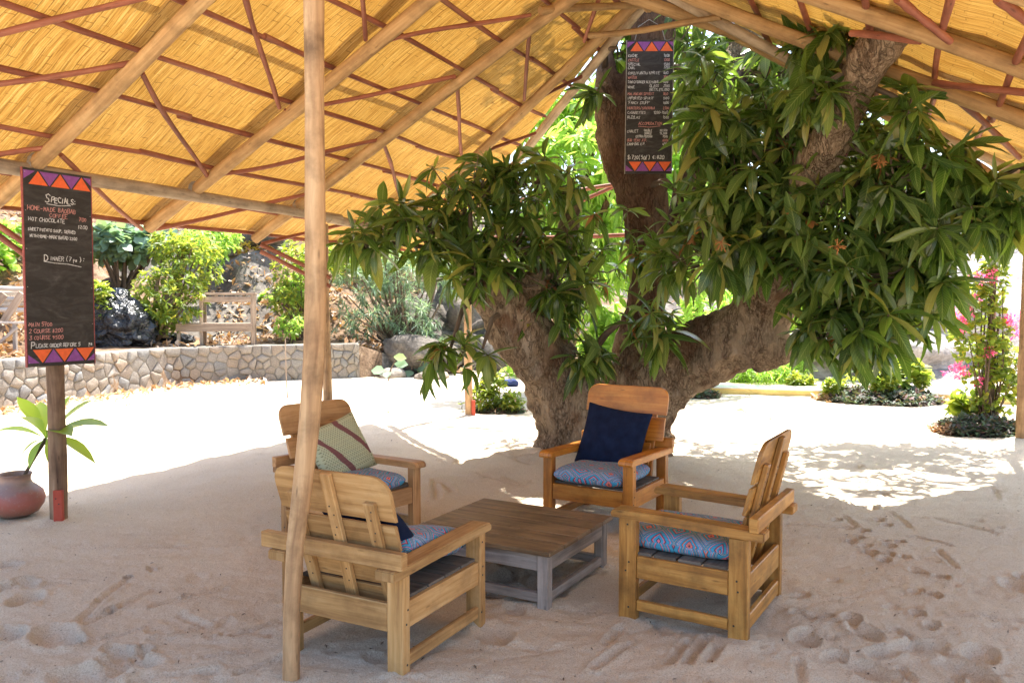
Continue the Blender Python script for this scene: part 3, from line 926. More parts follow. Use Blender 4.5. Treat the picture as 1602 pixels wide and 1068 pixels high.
# irregular stones: cells of a jittered point set
rg = random.Random(3)
pts = []
zc = [.07, .22, .38, .53, .69]
row_h = [.22, .2, .19, .15]
for k, z in enumerate(zc):
    s = 3.2 + rg.random() * .2
    while s < cum[-1]:
        w = rg.choice([.12, .17, .21, .26, .34, .4])
        pts.append((s + w / 2, z + rg.uniform(-.05, .05)))
        s += w
def clip(poly, a, b, c):
    out = []
    for i in range(len(poly)):
        p, q_ = poly[i], poly[(i + 1) % len(poly)]
        dp = a * p[0] + b * p[1] - c; dq = a * q_[0] + b * q_[1] - c
        if dp <= 0: out.append(p)
        if dp * dq < 0:
            t = dp / (dp - dq); out.append((p[0] + (q_[0] - p[0]) * t, p[1] + (q_[1] - p[1]) * t))
    return out
nst = 0
for i, (cx_, cz_) in enumerate(pts):
    poly = [(cx_ - .4, -.06), (cx_ + .4, -.06), (cx_ + .4, WH - .012), (cx_ - .4, WH - .012)]
    for j, (ox, oz) in enumerate(pts):
        if i == j or abs(ox - cx_) > .8: continue
        a, b = ox - cx_, oz - cz_
        c = (ox * ox + oz * oz - cx_ * cx_ - cz_ * cz_) / 2
        gap = .0065 * math.hypot(a, b)
        poly = clip(poly, a, b, c - gap)
        if len(poly) < 3: break
    if len(poly) < 3: continue
    # round corners once
    rp = []
    for k in range(len(poly)):
        p, q_ = poly[k], poly[(k + 1) % len(poly)]
        l = math.dist(p, q_)
        if l < .03: rp.append(((p[0] + q_[0]) / 2, (p[1] + q_[1]) / 2)); continue
        f = min(.3, .018 / l)
        rp.append((p[0] + (q_[0] - p[0]) * f, p[1] + (q_[1] - p[1]) * f))
        rp.append((q_[0] + (p[0] - q_[0]) * f, q_[1] + (p[1] - q_[1]) * f))
    mx_ = sum(p[0] for p in rp) / len(rp); mz_ = sum(p[1] for p in rp) / len(rp)
    pr = rg.uniform(.012, .05)
    g = Geo()
    tilt = rg.uniform(-.06, .06); tz = rg.uniform(-.06, .06)
    o0 = wall_pt(mx_, mz_, 0)
    ring = lambda f, off: [wall_pt(mx_ + (p[0] - mx_) * f, mz_ + (p[1] - mz_) * f, off + (p[0] - mx_) * tilt + (p[1] - mz_) * tz + rg.uniform(-.004, .004)) - o0 for p in rp]
    r0, r1, r2 = ring(1.0, -.02), ring(.96, pr * .6), ring(.72, pr)
    n_ = len(rp)
    b0 = len(g.V)
    for r_ in (r0, r1, r2): g.V += [tuple(v) for v in r_]
    g.V.append(tuple(wall_pt(mx_, mz_, pr * 1.08) - o0))
    for k in range(n_):
        k2 = (k + 1) % n_
        for a_ in (0, 1):
            g.F.append([a_ * n_ + k, a_ * n_ + k2, (a_ + 1) * n_ + k2, (a_ + 1) * n_ + k]); g.UV += [(0, 0)] * 4; g.MI.append(0)
        g.F.append([2 * n_ + k, 2 * n_ + k2, 3 * n_]); g.UV += [(0, 0)] * 3; g.MI.append(0)
    so_ = g.build('stone', M['stone'], wall, smooth=True)
    so_.location = o0
    nst += 1
print('stones', nst)

# ------------------------------------------------------------------ granite hill on the right and low kerb
gx = np.linspace(2, 60, 260); gy = np.linspace(15, 70, 240)
GX, GY = np.meshgrid(gx, gy, indexing='ij')
def rock_h(x, y):
    base = 1.0 / (1 + np.exp(-(x - 9.0 - (y - 20) * .33) / 2.0)) * (1.0 + .15 * np.clip(y - 18, 0, 18) + .10 * np.clip(x - 12, 0, 16))
    w = np.clip((y - 16.0) / 3, 0, 1)
    n = fbm(x, y, .16, 5, 90) * 2.1 + np.abs(fbm(x + .6 * y, y - .3 * x, .4, 4, 95)) * -1.1 + fbm(x, y, 1.6, 4, 99) * .28
    layers = np.abs(fbm(x * .35 + 5, y * .9 + x * .5, .7, 3, 104)) * .8
    return -.25 + w * (base + (n - layers + .3) * np.clip(base, .22, 1)) 
H = rock_h(GX, GY)
V = np.stack([GX, GY, H], -1).reshape(-1, 3)
nr, nc = GX.shape
ii, jj = np.meshgrid(np.arange(nr - 1), np.arange(nc - 1), indexing='ij')
q = (ii * nc + jj).ravel()
F = np.stack([q, q + nc, q + nc + 1, q + 1], -1)
o = link('rock_hill', np_mesh('rock_hill', V, F), M['granite'])
tag(o, kind='structure')

KERB = [(2.2, 15.2), (3.9, 14.7), (5.36, 14.2), (7.4, 13.6), (8.4, 13.0), (10.5, 11.7), (13, 9.5)]
t = empty('low_kerb', (3.9, 14.7, 0))
tag(t, 'low yellow kerb with a whitewashed top edging the sand terrace at right', 'kerb')
def kerb_strip(off0, off1, z0, z1, name, m_):
    g = Geo(); rows = []; L = [0]
    P = [Vector((a, b, 0)) for a, b in KERB]
    fine = []
    for a, b in zip(P[:-1], P[1:]):
        for k in range(6): fine.append(a.lerp(b, k / 6))
    fine.append(P[-1])
    for i, p in enumerate(fine):
        d = (fine[min(i + 1, len(fine) - 1)] - fine[max(0, i - 1)]).normalized()
        n = Vector((d.y, -d.x, 0))
        w = .02 * math.sin(i * 1.7)
        rows.append([p + n * a + Vector((0, 0, z)) - Vector(t.location) for a, z in ((off0, z0), (off0 + w * .3, z1), (off1, z1 + w * .2), (off1, z0))])
        if i: L.append(L[-1] + (p - fine[i - 1]).length)
    g.grid(rows, L, [0, .2, .6, .8, 1.0], closed=True)
    g.build(name, m_, t)
kerb_strip(.0, -.5, -.1, .095, 'kerb_body', M['kerb'])
kerb_strip(.02, -.53, .098, .122, 'kerb_cap', M['white_cap'])
# ------------------------------------------------------------------ open shelter
shel = empty('open_shelter', NT(-5.62, 3.9, 0))
tag(shel, 'large open shelter of debarked poles roofed with golden woven bamboo mats', 'shelter')
SB = shel.location
H0, NL, NRR, NRIDGE, SL = 2.66, -5.62, 1.30, -2.16, .55
def hroof(n): return H0 + SL * ((n - NL) if n < NRIDGE else (NRR - n))
def P(n, t, dz=0.0): return NT(n, t, hroof(n) + dz) - SB
TLE = lambda n: float(np.interp(-n, [2.16, 5.55, 6.3], [7.6, 9.8, 10.1]))     # far edge of the left slope
TRE = lambda n: float(np.interp(n, [-2.16, .25, 1.22, 2.0], [7.25, 8.6, 9.75, 10.7]))
T0 = 1.75
# mats, each one bay long, sagging a little between the purlins
rgm = random.Random(21)
left_t = [1.75, 1.9, 2.6, 3.78, 5.24, 6.6, 8.0, 9.4, 10.8]
right_t = [1.75, 1.9, 3.0, 4.35, 5.72, 6.75, 8.2, 9.6, 10.8]
def roof_mat(n0, n1, t0, t1, edge, lift):
    nu, nv = 16, 8
    V = []; F = []; UV = []; uvv = []
    sgn = 1 if n0 < n1 else -1
    for i in range(nu + 1):
        n = n0 + (n1 - n0) * i / nu
        te = edge(n) + .05
        a = min(t0, te - .001); b = min(t1 + .12, te)
        for j in range(nv + 1):
            t_ = a + (b - a) * j / nv
            sag = -.022 * math.sin(((n - NL) / .437) * math.pi) ** 2 + .012 * math.sin(t_ * 2.1 + n * 3.0) + lift * j / nv
            q_ = P(n, t_, .125 + sag)
            V.append(q_); uvv.append((n * 1.12 + lift * 90, t_ + lift * 33))
    for i in range(nu):
        for j in range(nv):
            k = i * (nv + 1) + j
            f = (k, k + 1, k + nv + 2, k + nv + 1)
            if edge(n0 + (n1 - n0) * (i + .5) / nu) + .05 - t0 < .02: continue
            F.append(f); UV += [uvv[x] for x in f]
    if not F: return
    used = sorted({x for f in F for x in f}); rm = {x: k for k, x in enumerate(used)}
    V = [V[x] for x in used]; F = [tuple(rm[x] for x in f) for f in F]
    if len(F) < 12: return
    me = pydata('mat', V, F, UV)
    o = link('mat', me, M['mat'], shel, smooth=True)
for k in range(len(left_t) - 1):
    for n0, n1 in ((-6.32, -4.3), (-4.36, -2.14)):
        roof_mat(n0, n1, left_t[k] - .05, left_t[k + 1], TLE, rgm.uniform(.004, .014))
for k in range(len(right_t) - 1):
    for n0, n1 in ((2.05, -.05), (.01, -2.18)):
        roof_mat(n0, n1, right_t[k] - .05, right_t[k + 1], TRE, rgm.uniform(.004, .014))
# rafters
sd = 0
for t_ in left_t[1:6]:
    sd += 1
    pole('rafter', P(-6.22, t_, 0), P(-2.1, t_ + .02, 0), .054, .058, M['pole'], shel, .010, seed=sd)
for t_ in right_t[1:6]:
    sd += 1
    pole('rafter', P(2.0, t_, 0), P(-2.2, t_ - .02, 0), .06, .056, M['pole'], shel, .010, seed=sd)
pole('rafter', P(-6.2, 8.72), P(-2.2, 7.5), .05, .055, M['pole'], shel, .008, seed=31)
pole('rafter', P(-5.95, 10.1, -.02), P(-2.2, 7.62, 0), .05, .055, M['beam'], shel, .008, seed=32)
g = Geo()
hp = [P(n, TRE(n) - .06) for n in (-2.3, -1.4, -.6, .25, .75, 1.22, 1.95)]
g.tube(hp, [.06, .058, .06, .056, .058, .054, .05], 9, wob=.05, seed=4)
g.build('rafter', M['pole'], shel, smooth=True)
pole('rafter', P(-2.0, 7.1), P(1.9, 8.9), .045, .04, M['beam'], shel, .01, seed=34)
# ridge, ties
pole('ridge_pole', P(-2.16, 1.7, -.08), P(-2.16, 7.6, -.08), .065, .06, M['pole'], shel, .003, 14)


pole('tie', P(-2.9, 3.9, -.07), P(-1.4, 3.9, -.07), .04, .035, M['pole'], shel, .012)
# purlins (between mats and rafters), red-brown
for n in (-6.24, -5.85, -5.42, -4.99, -4.57, -4.12, -3.68, -3.24, -2.8, -2.4):
    tt = T0; k = 0
    end = TLE(n)
    while tt < end - .05:
        nx_ = min(tt + 2.75, end)
        sd += 1
        pole('purlin', P(n, tt, .065), P(n + rgm.uniform(-.02, .02), nx_ + (.1 if nx_ < end else 0), .068), .0225, .019, M['red_pole'], shel, .009, seed=sd, knots=.1)
        tt = nx_
for n in (1.9, 1.5, 1.09, .67, .28, -.18, -.62, -1.06, -1.5, -1.9):
    tt = T0; end = TRE(n)
    while tt < end - .05:
        nx_ = min(tt + 2.75, end)
        sd += 1
        pole('purlin', P(n, tt, .065), P(n + rgm.uniform(-.02, .02), nx_ + (.1 if nx_ < end else 0), .068), .025, .022, M['red_pole'], shel, .010, seed=sd, knots=.1)
        tt = nx_
# eave beams and posts
pole('eave_beam', P(-5.62, 1.6, -.07), P(-5.62, 7.3, -.07), .055, .05, M['beam'], shel, .004, 12, seed=3)
pole('eave_beam', P(-5.62, 7.1, -.09), P(-5.6, 10.4, -.08), .05, .045, M['beam'], shel, .008, seed=5)
pole('eave_beam', P(1.3, 1.6, -.09), P(1.35, 11.3, -.09), .055, .05, M['beam'], shel, .004, 12, seed=7)
def post(x, y, r0, r1, top, m_, lab=None, plank=None, sd=0):
    p = Vector((x, y, 0)) - SB
    o = pole('post', p + Vector((0, 0, -.2)), p + Vector((top[0], top[1], top[2])), r0, r1, m_, shel, .006, 12, 10, sd)
    if lab: o['label'] = lab
    if plank:
        g = Geo()
        g.box((0, 0, 0), (plank[2], .035, .24), Matrix.Rotation(R(plank[3]), 3, 'Z'), .003)
        q_ = g.build('painted_plank', M['red_plank'], o)
        q_.location = p + Vector((plank[0], plank[1], .12))
        for dx, dz in ((-.01, .06), (.012, .02)):
            g = Geo(); g.box((0, -.02, 0), (.008, .006, .008), None, .001)
            nn = g.build('nail', M['nail'], o); nn.location = p + Vector((plank[0] + dx, plank[1], .12 + dz))
    return o
post(-3.41, 5.93, .064, .058, (-.03, 0, 2.55), M['post_dark'], 'weathered post with a red plank at its foot, behind the chalkboard', (.035, -.058, .065, 8), 1)
post(-2.09, 9.0, .055, .045, (-.02, 0, 2.53), M['post_near'], None, None, 2)
post(-.62, 11.63, .06, .058, (-.05, 0, 2.53), M['post_near'], 'far post with a red plank at its foot beside the small bush', (.055, -.045, .055, 12), 3)
post(6.12, 9.5, .065, .06, (.02, 0, 2.53), M['post_near'], None, None, 4)
post(4.7, 5.9, .06, .055, (0, 0, 2.53), M['post_dark'], None, None, 5)
post(3.3, 3.0, .06, .055, (0, 0, 2.53), M['post_dark'], None, None, 6)
post(-4.79, 3.05, .06, .055, (0, 0, 2.53), M['post_dark'], None, None, 8)
# the leaning ridge post in the foreground
g = Geo()
pp = [gp(455, 1066), at(456, 960, 3.37), at(462, 850, 3.38), at(473, 760, 3.39), at(484, 660, 3.4), at(491, 560, 3.41), at(494, 440, 3.42), at(493, 300, 3.43), at(492, 150, 3.44), at(491, 0, 3.45), Vector((-.85, 3.47, 3.6)), Vector((-.82, 3.5, 4.48))]
pp[0].z = -.1
g.tube([p - SB for p in pp], [.036, .035, .038, .042, .044, .046, .045, .043, .042, .044, .044, .043], 14, wob=.035, seed=9)
o = g.build('post', M['post_near'], shel, smooth=True)
o['label'] = 'slightly bent smooth post leaning in front of the chair at left'
# braces: (side, n,t) -> (side, n,t)
def brace(a, b, r=.0205, da=-.01, db=-.01, m_=None):
    global sd
    sd += 1
    pole('brace', P(*a, da), P(*b, db), r, r * .9, m_ or M['red_pole'], shel, .012, seed=sd, knots=.12)
def unproj(px, py, side):
    v = at(px, py, 1.0) - Vector((0, 0, 1.6))
    n1 = v.dot(EX); c = (H0 - SL * NL - 1.6) / (v.z - SL * n1) if side < 0 else (H0 + SL * NRR - 1.6) / (v.z + SL * n1)
    q_ = v * c
    return (q_.dot(EX), q_.dot(EY))
for a, b in (((222, 112), (325, 275)), ((380, -20), (437, 167)), ((95, 240), (222, 357)), ((243, 357), (500, 298)), ((327, 273), (594, 217)), ((445, 172), (712, 118)),
             ((601, 226), (634, 324)), ((715, 131), (722, 243)), ((830, 37), (820, 155)), ((594, 64), (830, 22)), ((843, 152), (925, 112)), ((742, 243), (850, 202)), ((650, 330), (790, 275)),
             ((-10, 130), (203, 97)), ((-10, 240), (76, 229)), ((566, -15), (572, 61)), ((938, -5), (914, 64)), ((410, 380), (590, 338))):
    brace(unproj(*a, -1), unproj(*b, -1))
for a, b in (((1405, -5), (1487, 63)), ((1561, -5), (1640, 60)), ((1332, 50), (1440, 62)), ((1462, 128), (1640, 148)), ((1492, 150), (1595, 245))):
    brace(unproj(*a, 1), unproj(*b, 1), .026)
for k, t_ in enumerate((2.3,)):
    brace((-5.4, t_), (-4.0, t_ + 1.3)); brace((-3.9, t_ + .05), (-2.4, t_ + 1.3)); brace((1.1, t_), (-.2, t_ + 1.3)); brace((-.3, t_), (-1.8, t_ + 1.3))
pole('tie', P(*unproj(845, 6, -1), -.06), P(*unproj(1015, -3, 1), -.06), .036, .032, M['pole'], shel, .012)
pole('tie', P(*unproj(922, 46, -1), -.06), P(*unproj(1128, 20, 1), -.04), .03, .027, M['pole'], shel, .015, seed=2)
# knee braces from eave to post, in pairs
for (t0_, tp) in ((3.80, 3.9), (6.72, 7.15)):
    for dz in (0, -.075):
        a = NT(-6.25, t0_, 2.28 + dz) - SB; b = NT(-5.64, tp, 1.92 + dz * 1.3) - SB
        pole('knee_brace', a, b, .024, .022, M['red_pole'], shel, .005)
# bare red framing of the open far end
for a, b in ((NT(-4.6, 9.6, 3.0), NT(-3.2, 10.6, 3.3)), (NT(-5.5, 10.3, 2.6), NT(1.4, 11.2, 2.62)), (NT(-5.2, 10.2, 2.55), NT(-3.4, 10.8, 3.35))):
    pole('end_pole', a - SB, b - SB, .03, .028, M['red_pole'], shel, .01)
# twine and lashings where poles meet
for t_ in left_t[3:7]:
    for n in (-5.62,):
        g = Geo()
        for k in range(4):
            c0 = P(n, t_, -.03); ring = []
            for j in range(11):
                a = 2 * math.pi * j / 10
                ring.append(c0 + EX * (k * .012 - .02) + EY * math.cos(a) * .062 + Vector((0, 0, math.sin(a) * .085)))
            g.tube(ring, .004, 4)
        g.build('lashing', M['line'], shel)

# ------------------------------------------------------------------ mango tree
tree = empty('mango_tree', (.62, 8.62, 0))
tag(tree, 'old mango tree with thick forked trunk and dark drooping leaves under the roof', 'tree')
TB = tree.location
limbs = [
    # left leaning trunk
    [((935, 715), 8.65, .62), ((925, 690), 8.62, .52), ((893, 640), 8.58, .47), ((868, 590), 8.5, .42), ((838, 540), 8.4, .37), ((800, 490), 8.3, .33), ((765, 450), 8.22, .26), ((746, 436), 8.2, .19)],
    [((800, 480), 8.3, .28), ((850, 440), 8.4, .16), ((880, 380), 8.5, .09), ((900, 320), 8.6, .05)],
    # right half of the base
    [((985, 715), 8.75, .55), ((985, 670), 8.7, .48), ((985, 620), 8.7, .46), ((1000, 570), 8.65, .34), ((1012, 480), 8.75, .27), ((1016, 400), 8.75, .25), ((1010, 300), 8.75, .27), ((1000, 220), 8.75, .28), ((1010, 120), 8.8, .27), ((1025, 20), 8.8, .27), ((1035, -90), 8.9, .25)],
    [((1000, 300), 8.75, .26), ((965, 230), 8.75, .22), ((950, 165), 8.8, .18), ((945, 110), 8.85, .15), ((960, 40), 8.9, .13)],
    [((1030, 440), 8.8, .2), ((1068, 330), 9.0, .17), ((1095, 230), 9.1, .17), ((1135, 130), 9.2, .28), ((1190, 40), 9.3, .3), ((1240, -60), 9.5, .25)],
    # heavy right limb
    [((1000, 620), 8.65, .47), ((1060, 570), 8.4, .40), ((1125, 540), 8.1, .37), ((1180, 505), 7.8, .34), ((1205, 450), 7.55, .28), ((1215, 390), 7.35, .25), ((1245, 310), 7.0, .21), ((1290, 230), 6.6, .185), ((1335, 150), 6.2, .165), ((1380, 65), 5.8, .15), ((1425, -20), 5.5, .14)],
    [((1190, 530), 7.75, .28), ((1222, 545), 7.65, .15)],
    [((1190, 480), 7.7, .26), ((1235, 440), 7.5, .19), ((1290, 400), 7.2, .12), ((1360, 380), 6.9, .09), ((1450, 340), 6.7, .06), ((1540, 300), 6.5, .035)],
    [((1290, 400), 7.2, .09), ((1340, 440), 7.0, .06), ((1400, 480), 6.8, .04)],
    [((905, 610), 8.35, .2), ((925, 562), 8.3, .11), ((930, 545), 8.3, .085)],
    [((880, 715), 8.6, .35), ((850, 722), 8.5, .1)],
    [((1010, 715), 8.7, .35), ((1045, 722), 8.6, .1)],
]
bm = bmesh.new()
for limb in limbs:
    P3 = [(at(p[0], p[1], Y), r) for p, Y, r in limb]
    dense = []
    for (a, ra), (b, rb) in zip(P3[:-1], P3[1:]):
        n_ = max(2, int((b - a).length / (.35 * min(ra, rb) + .01)))
        for k in range(n_):
            f = k / n_
            dense.append((a.lerp(b, f), ra + (rb - ra) * f))
    dense.append(P3[-1])
    for p, r in dense:
        if p.z < -.3: continue
        w = 1 + .22 * (vnoise(np.array([p.x * 3]), np.array([p.z * 3 + p.y]))[0])
        bmesh.ops.create_icosphere(bm, subdivisions=1, radius=r * w * 1.04, matrix=Matrix.Translation(p - TB))
me = bpy.data.meshes.new('trunk_raw')
bm.to_mesh(me); bm.free()
tmp = link('trunk_raw', me)
md = tmp.modifiers.new('r', 'REMESH'); md.mode = 'VOXEL'; md.voxel_size = .035
md = tmp.modifiers.new('s', 'SMOOTH'); md.iterations = 9; md.factor = .6
dg = bpy.context.evaluated_depsgraph_get()
me2 = bpy.data.meshes.new_from_object(tmp.evaluated_get(dg))
bpy.data.objects.remove(tmp)
nv = len(me2.vertices)
co = np.empty(nv * 3, np.float32); me2.vertices.foreach_get('co', co); co = co.reshape(-1, 3)
no = np.empty(nv * 3, np.float32); me2.vertices.foreach_get('normal', no); no = no.reshape(-1, 3)
ang = np.arctan2(no[:, 1], no[:, 0])
dsp = fbm(co[:, 0] * 1.0 + co[:, 1], co[:, 2] * .8, 2.6, 3, 3) * .10 + fbm(co[:, 0] - co[:, 1] * .8, co[:, 2] + co[:, 1], 9, 3, 8) * .045 + np.abs(fbm(co[:, 0] * 1.3 - co[:, 1], co[:, 2] * .35, 13, 2, 18)) * -.03
vert = np.clip(1 - np.abs(no[:, 2]), 0, 1)
dsp += fbm(ang * 1.6, co[:, 2] * .5, 1.4, 2, 50) * .12 * np.clip(1.2 - co[:, 2], 0, 1) * vert
co = co + no * dsp[:, None]
me2.vertices.foreach_set('co', co.ravel().astype(np.float32))
me2.update()
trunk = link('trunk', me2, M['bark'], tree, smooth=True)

rg = random.Random(12)
lobes = [  # centre px, depth, radii px (x, z), depth radius m, whorls, leaf length
    ((575, 375), 7.9, (48, 35), .4, 14), ((655, 350), 8.0, (70, 60), .5, 26), ((735, 300), 8.0, (75, 65), .5, 28), ((830, 285), 8.2, (80, 60), .5, 28), ((800, 375), 8.1, (90, 45), .5, 32),
    ((900, 400), 8.5, (70, 85), .5, 30), ((690, 385), 8.0, (60, 35), .4, 12), ((870, 480), 8.3, (65, 45), .35, 18), ((700, 560), 7.7, (45, 38), .3, 13), ((755, 545), 7.7, (40, 45), .3, 10), ((915, 545), 8.1, (45, 30), .25, 10),
    ((965, 75), 8.0, (30, 40), .3, 12), ((950, 130), 8.2, (30, 40), .25, 9), ((1055, 60), 8.3, (40, 45), .4, 16), ((1090, 130), 8.0, (50, 70), .5, 26), ((1130, 200), 7.4, (70, 70), .5, 34), ((1165, 290), 7.2, (90, 75), .55, 56),
    ((1110, 390), 7.2, (85, 80), .55, 42), ((1230, 390), 6.9, (100, 75), .55, 46), ((1230, 210), 7.0, (65, 70), .5, 34), ((1195, 115), 8.0, (50, 50), .4, 12), ((1280, 60), 6.7, (42, 45), .3, 16), ((1310, 140), 6.3, (55, 50), .3, 16),
    ((1020, 500), 7.9, (42, 45), .35, 12), ((1320, 300), 6.6, (90, 80), .5, 44), ((1400, 260), 6.3, (60, 70), .45, 20), ((1330, 410), 6.7, (110, 75), .6, 54), ((1370, 500), 6.6, (95, 45), .5, 44), ((1290, 510), 6.6, (45, 45), .35, 16),
    ((1440, 340), 6.5, (90, 70), .55, 34), ((1520, 330), 6.3, (70, 60), .5, 26), ((1440, 425), 6.5, (65, 45), .45, 24), ((1575, 320), 6.2, (50, 45), .4, 14), ((1420, 160), 5.9, (30, 40), .25, 7), ((1500, 250), 6.1, (60, 25), .4, 7),
    ((1090, 90), 9.3, (50, 60), .5, 34), ((1150, 130), 9.4, (70, 60), .5, 44), ((1215, 170), 9.3, (70, 70), .5, 44), ((1270, 130), 8.6, (60, 60), .5, 34), ((1280, 240), 8.0, (70, 70), .5, 40), ((1340, 230), 7.4, (60, 50), .4, 24), ((1075, 170), 9.2, (30, 50), .3, 12), ((1200, 330), 8.0, (90, 70), .4, 40), ((1000, -10), 9.2, (60, 40), .4, 20),
    ((1490, 330), 9.4, (120, 70), .8, 46), ((1380, 300), 9.8, (90, 60), .7, 30), ((965, 50), 9.3, (50, 60), .4, 26),
    ((745, 425), 7.75, (60, 32), .3, 13), ((860, 430), 8.0, (70, 45), .3, 16), ((1300, 60), 6.3, (40, 35), .2, 8), ((1290, 130), 6.1, (35, 35), .2, 7),
    ((1625, 270), 6.0, (40, 30), .35, 5), ((1060, 300), 7.8, (35, 60), .3, 14), ((985, 380), 8.1, (25, 60), .2, 7),
]
leaves = []; tw = Geo(); dead = []; flowers = []
for (pc, Y, rr, ry, nw) in lobes:
    c = at(pc[0], pc[1], Y); k = Y / 1246
    rx, rz = rr[0] * k, rr[1] * k
    for i in range(int(nw * .95 + .5)):
        q_ = in_ball(rg, .25)
        p = c + Vector((q_.x * rx, q_.y * ry, q_.z * rz))
        ax = (q_ + Vector((0, -.1, .35))).normalized()
        L = rg.uniform(.22, .42)
        pp = (801 + 1246 * p.x / p.y, 480 - 1246 * (p.z - 1.6) / p.y)
        if 940 < pp[0] < 1078 and 20 < pp[1] < 300 and p.y < 8.9: continue
        tl = (240 - pp[1]) / 180.0
        if -.1 < tl < 1.1 and abs(pp[0] - (1300 + 100 * tl)) < 48 and p.y < 7.3 and rg.random() < .9: continue
        if 1085 < pp[0] < 1245 and 425 < pp[1] < 600: continue
        if 700 < pp[0] < 870 and 470 < pp[1] < 620 and rg.random() < .7: continue
        leaves += whorl(p, ax, rg.randint(7, 12), L, rg, 5, rg.uniform(.2, .9), 35, 105)
        b0 = c + Vector((0, 0, 0)) + (p - c) * .35 + Vector((0, 0, -.1))
        mid = b0.lerp(p, .6) + Vector((0, 0, -.04))
        tw.tube([b0 - TB, mid - TB, p - TB], [.011, .008, .006], 4)
        r_ = rg.random()
        if r_ < .03: dead += whorl(p + Vector((0, -.02, .02)), ax, 7, L * .6, rg, 5, .8, 50, 120)
        if r_ > .9995: flowers.append(p + ax * .05)
# twigs that tie the lobes back to the limbs
anch = [at(p[0], p[1], Y) for l in limbs for p, Y, r in l if r < .36]
for (pc, Y, rr, ry, nw) in lobes:
    c = at(pc[0], pc[1], Y)
    a = min(anch, key=lambda v: (v - c).length)
    mid = a.lerp(c, .5) + Vector((rg.uniform(-.1, .1), rg.uniform(-.1, .1), .12))
    tw.tube([a - TB, a.lerp(mid, .5) - TB + Vector((0, 0, .03)), mid - TB, mid.lerp(c, .6) - TB, c - TB], [.045, .035, .026, .02, .012], 6)
tw.build('branches', M['twig'], tree, smooth=True)['kind'] = 'stuff'
# crown above the roof
top = []
for i in range(230):
    q_ = in_ball(rg, .4)
    p = NT(-1.6, 8.9, 6.3) + Vector((q_.x * 2.2, q_.y * 1.4, q_.z * 1.1))
    top += whorl(p, q_ + Vector((0, 0, .3)), 10, .27, rg, 5, .5)
for cc, rr3, k in ((NT(.9, 10.9, 4.2), (2.9, 1.5, .7), 190), (NT(-2.6, 10.6, 4.6), (1.4, .8, .7), 90), (NT(1.9, 9.6, 3.9), (1.2, 1.0, .5), 60)):
    for i in range(k):
        q_ = in_ball(rg, 0); p = cc + Vector((q_.x * rr3[0], q_.y * rr3[1], q_.z * rr3[2]))
        top += whorl(p, q_ + Vector((0, 0, .3)), 8, .28, rg, 5, .5)
# the leaves that show largest become parts of their own
camp = Vector((0, 0, 1.6))
def score(it):
    m_ = it[0]; p = m_.to_translation() - camp
    if p.y < .5 or abs(p.x / p.y) > .63 or not (-.35 < (p.z / p.y + .043) < .42): return 1e9
    return p.length / m_.col[1].to_3d().length
order = sorted(range(len(leaves)), key=lambda i: score(leaves[i]))
big = set(order[:300])
lm = []
for V_, F_, UV_ in MANGO:
    me = np_mesh('mango_leaf_shape', V_, F_, UV_); me.materials.append(M['mango_leaf']); lm.append(me)
TI = Matrix.Translation(-TB)
for i in sorted(big):
    m_, k = leaves[i]
    o = bpy.data.objects.new('leaf', lm[k]); COL.objects.link(o)
    o.parent = tree; o.matrix_local = TI @ m_
rest = [(TI @ m_, k) for i, (m_, k) in enumerate(leaves) if i not in big] + [(TI @ m_, k) for m_, k in top]
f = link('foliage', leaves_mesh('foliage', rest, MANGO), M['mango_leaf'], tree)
f['kind'] = 'stuff'
f = link('dead_leaves', leaves_mesh('dead_leaves', [(TI @ m_, k) for m_, k in dead], MANGO), M['dead_leaf'], tree)
f['kind'] = 'stuff'
g = Geo()
flowers += [at(1128, 380, 6.6), at(1310, 385, 6.2), at(1375, 255, 6.1)]
for p in flowers:
    for k in range(16):
        d = Vector([rg.gauss(0, 1) for _ in range(3)]).normalized() * rg.uniform(.03, .08)
        g.tube([p - TB, p + d * .6 - TB, p + d + Vector((0, 0, -.01)) - TB], [.003, .004, .006], 4)
g.build('dry_flowers', M['mango_flower'], tree)['kind'] = 'stuff'
print('mango leaves', len(leaves), len(top))
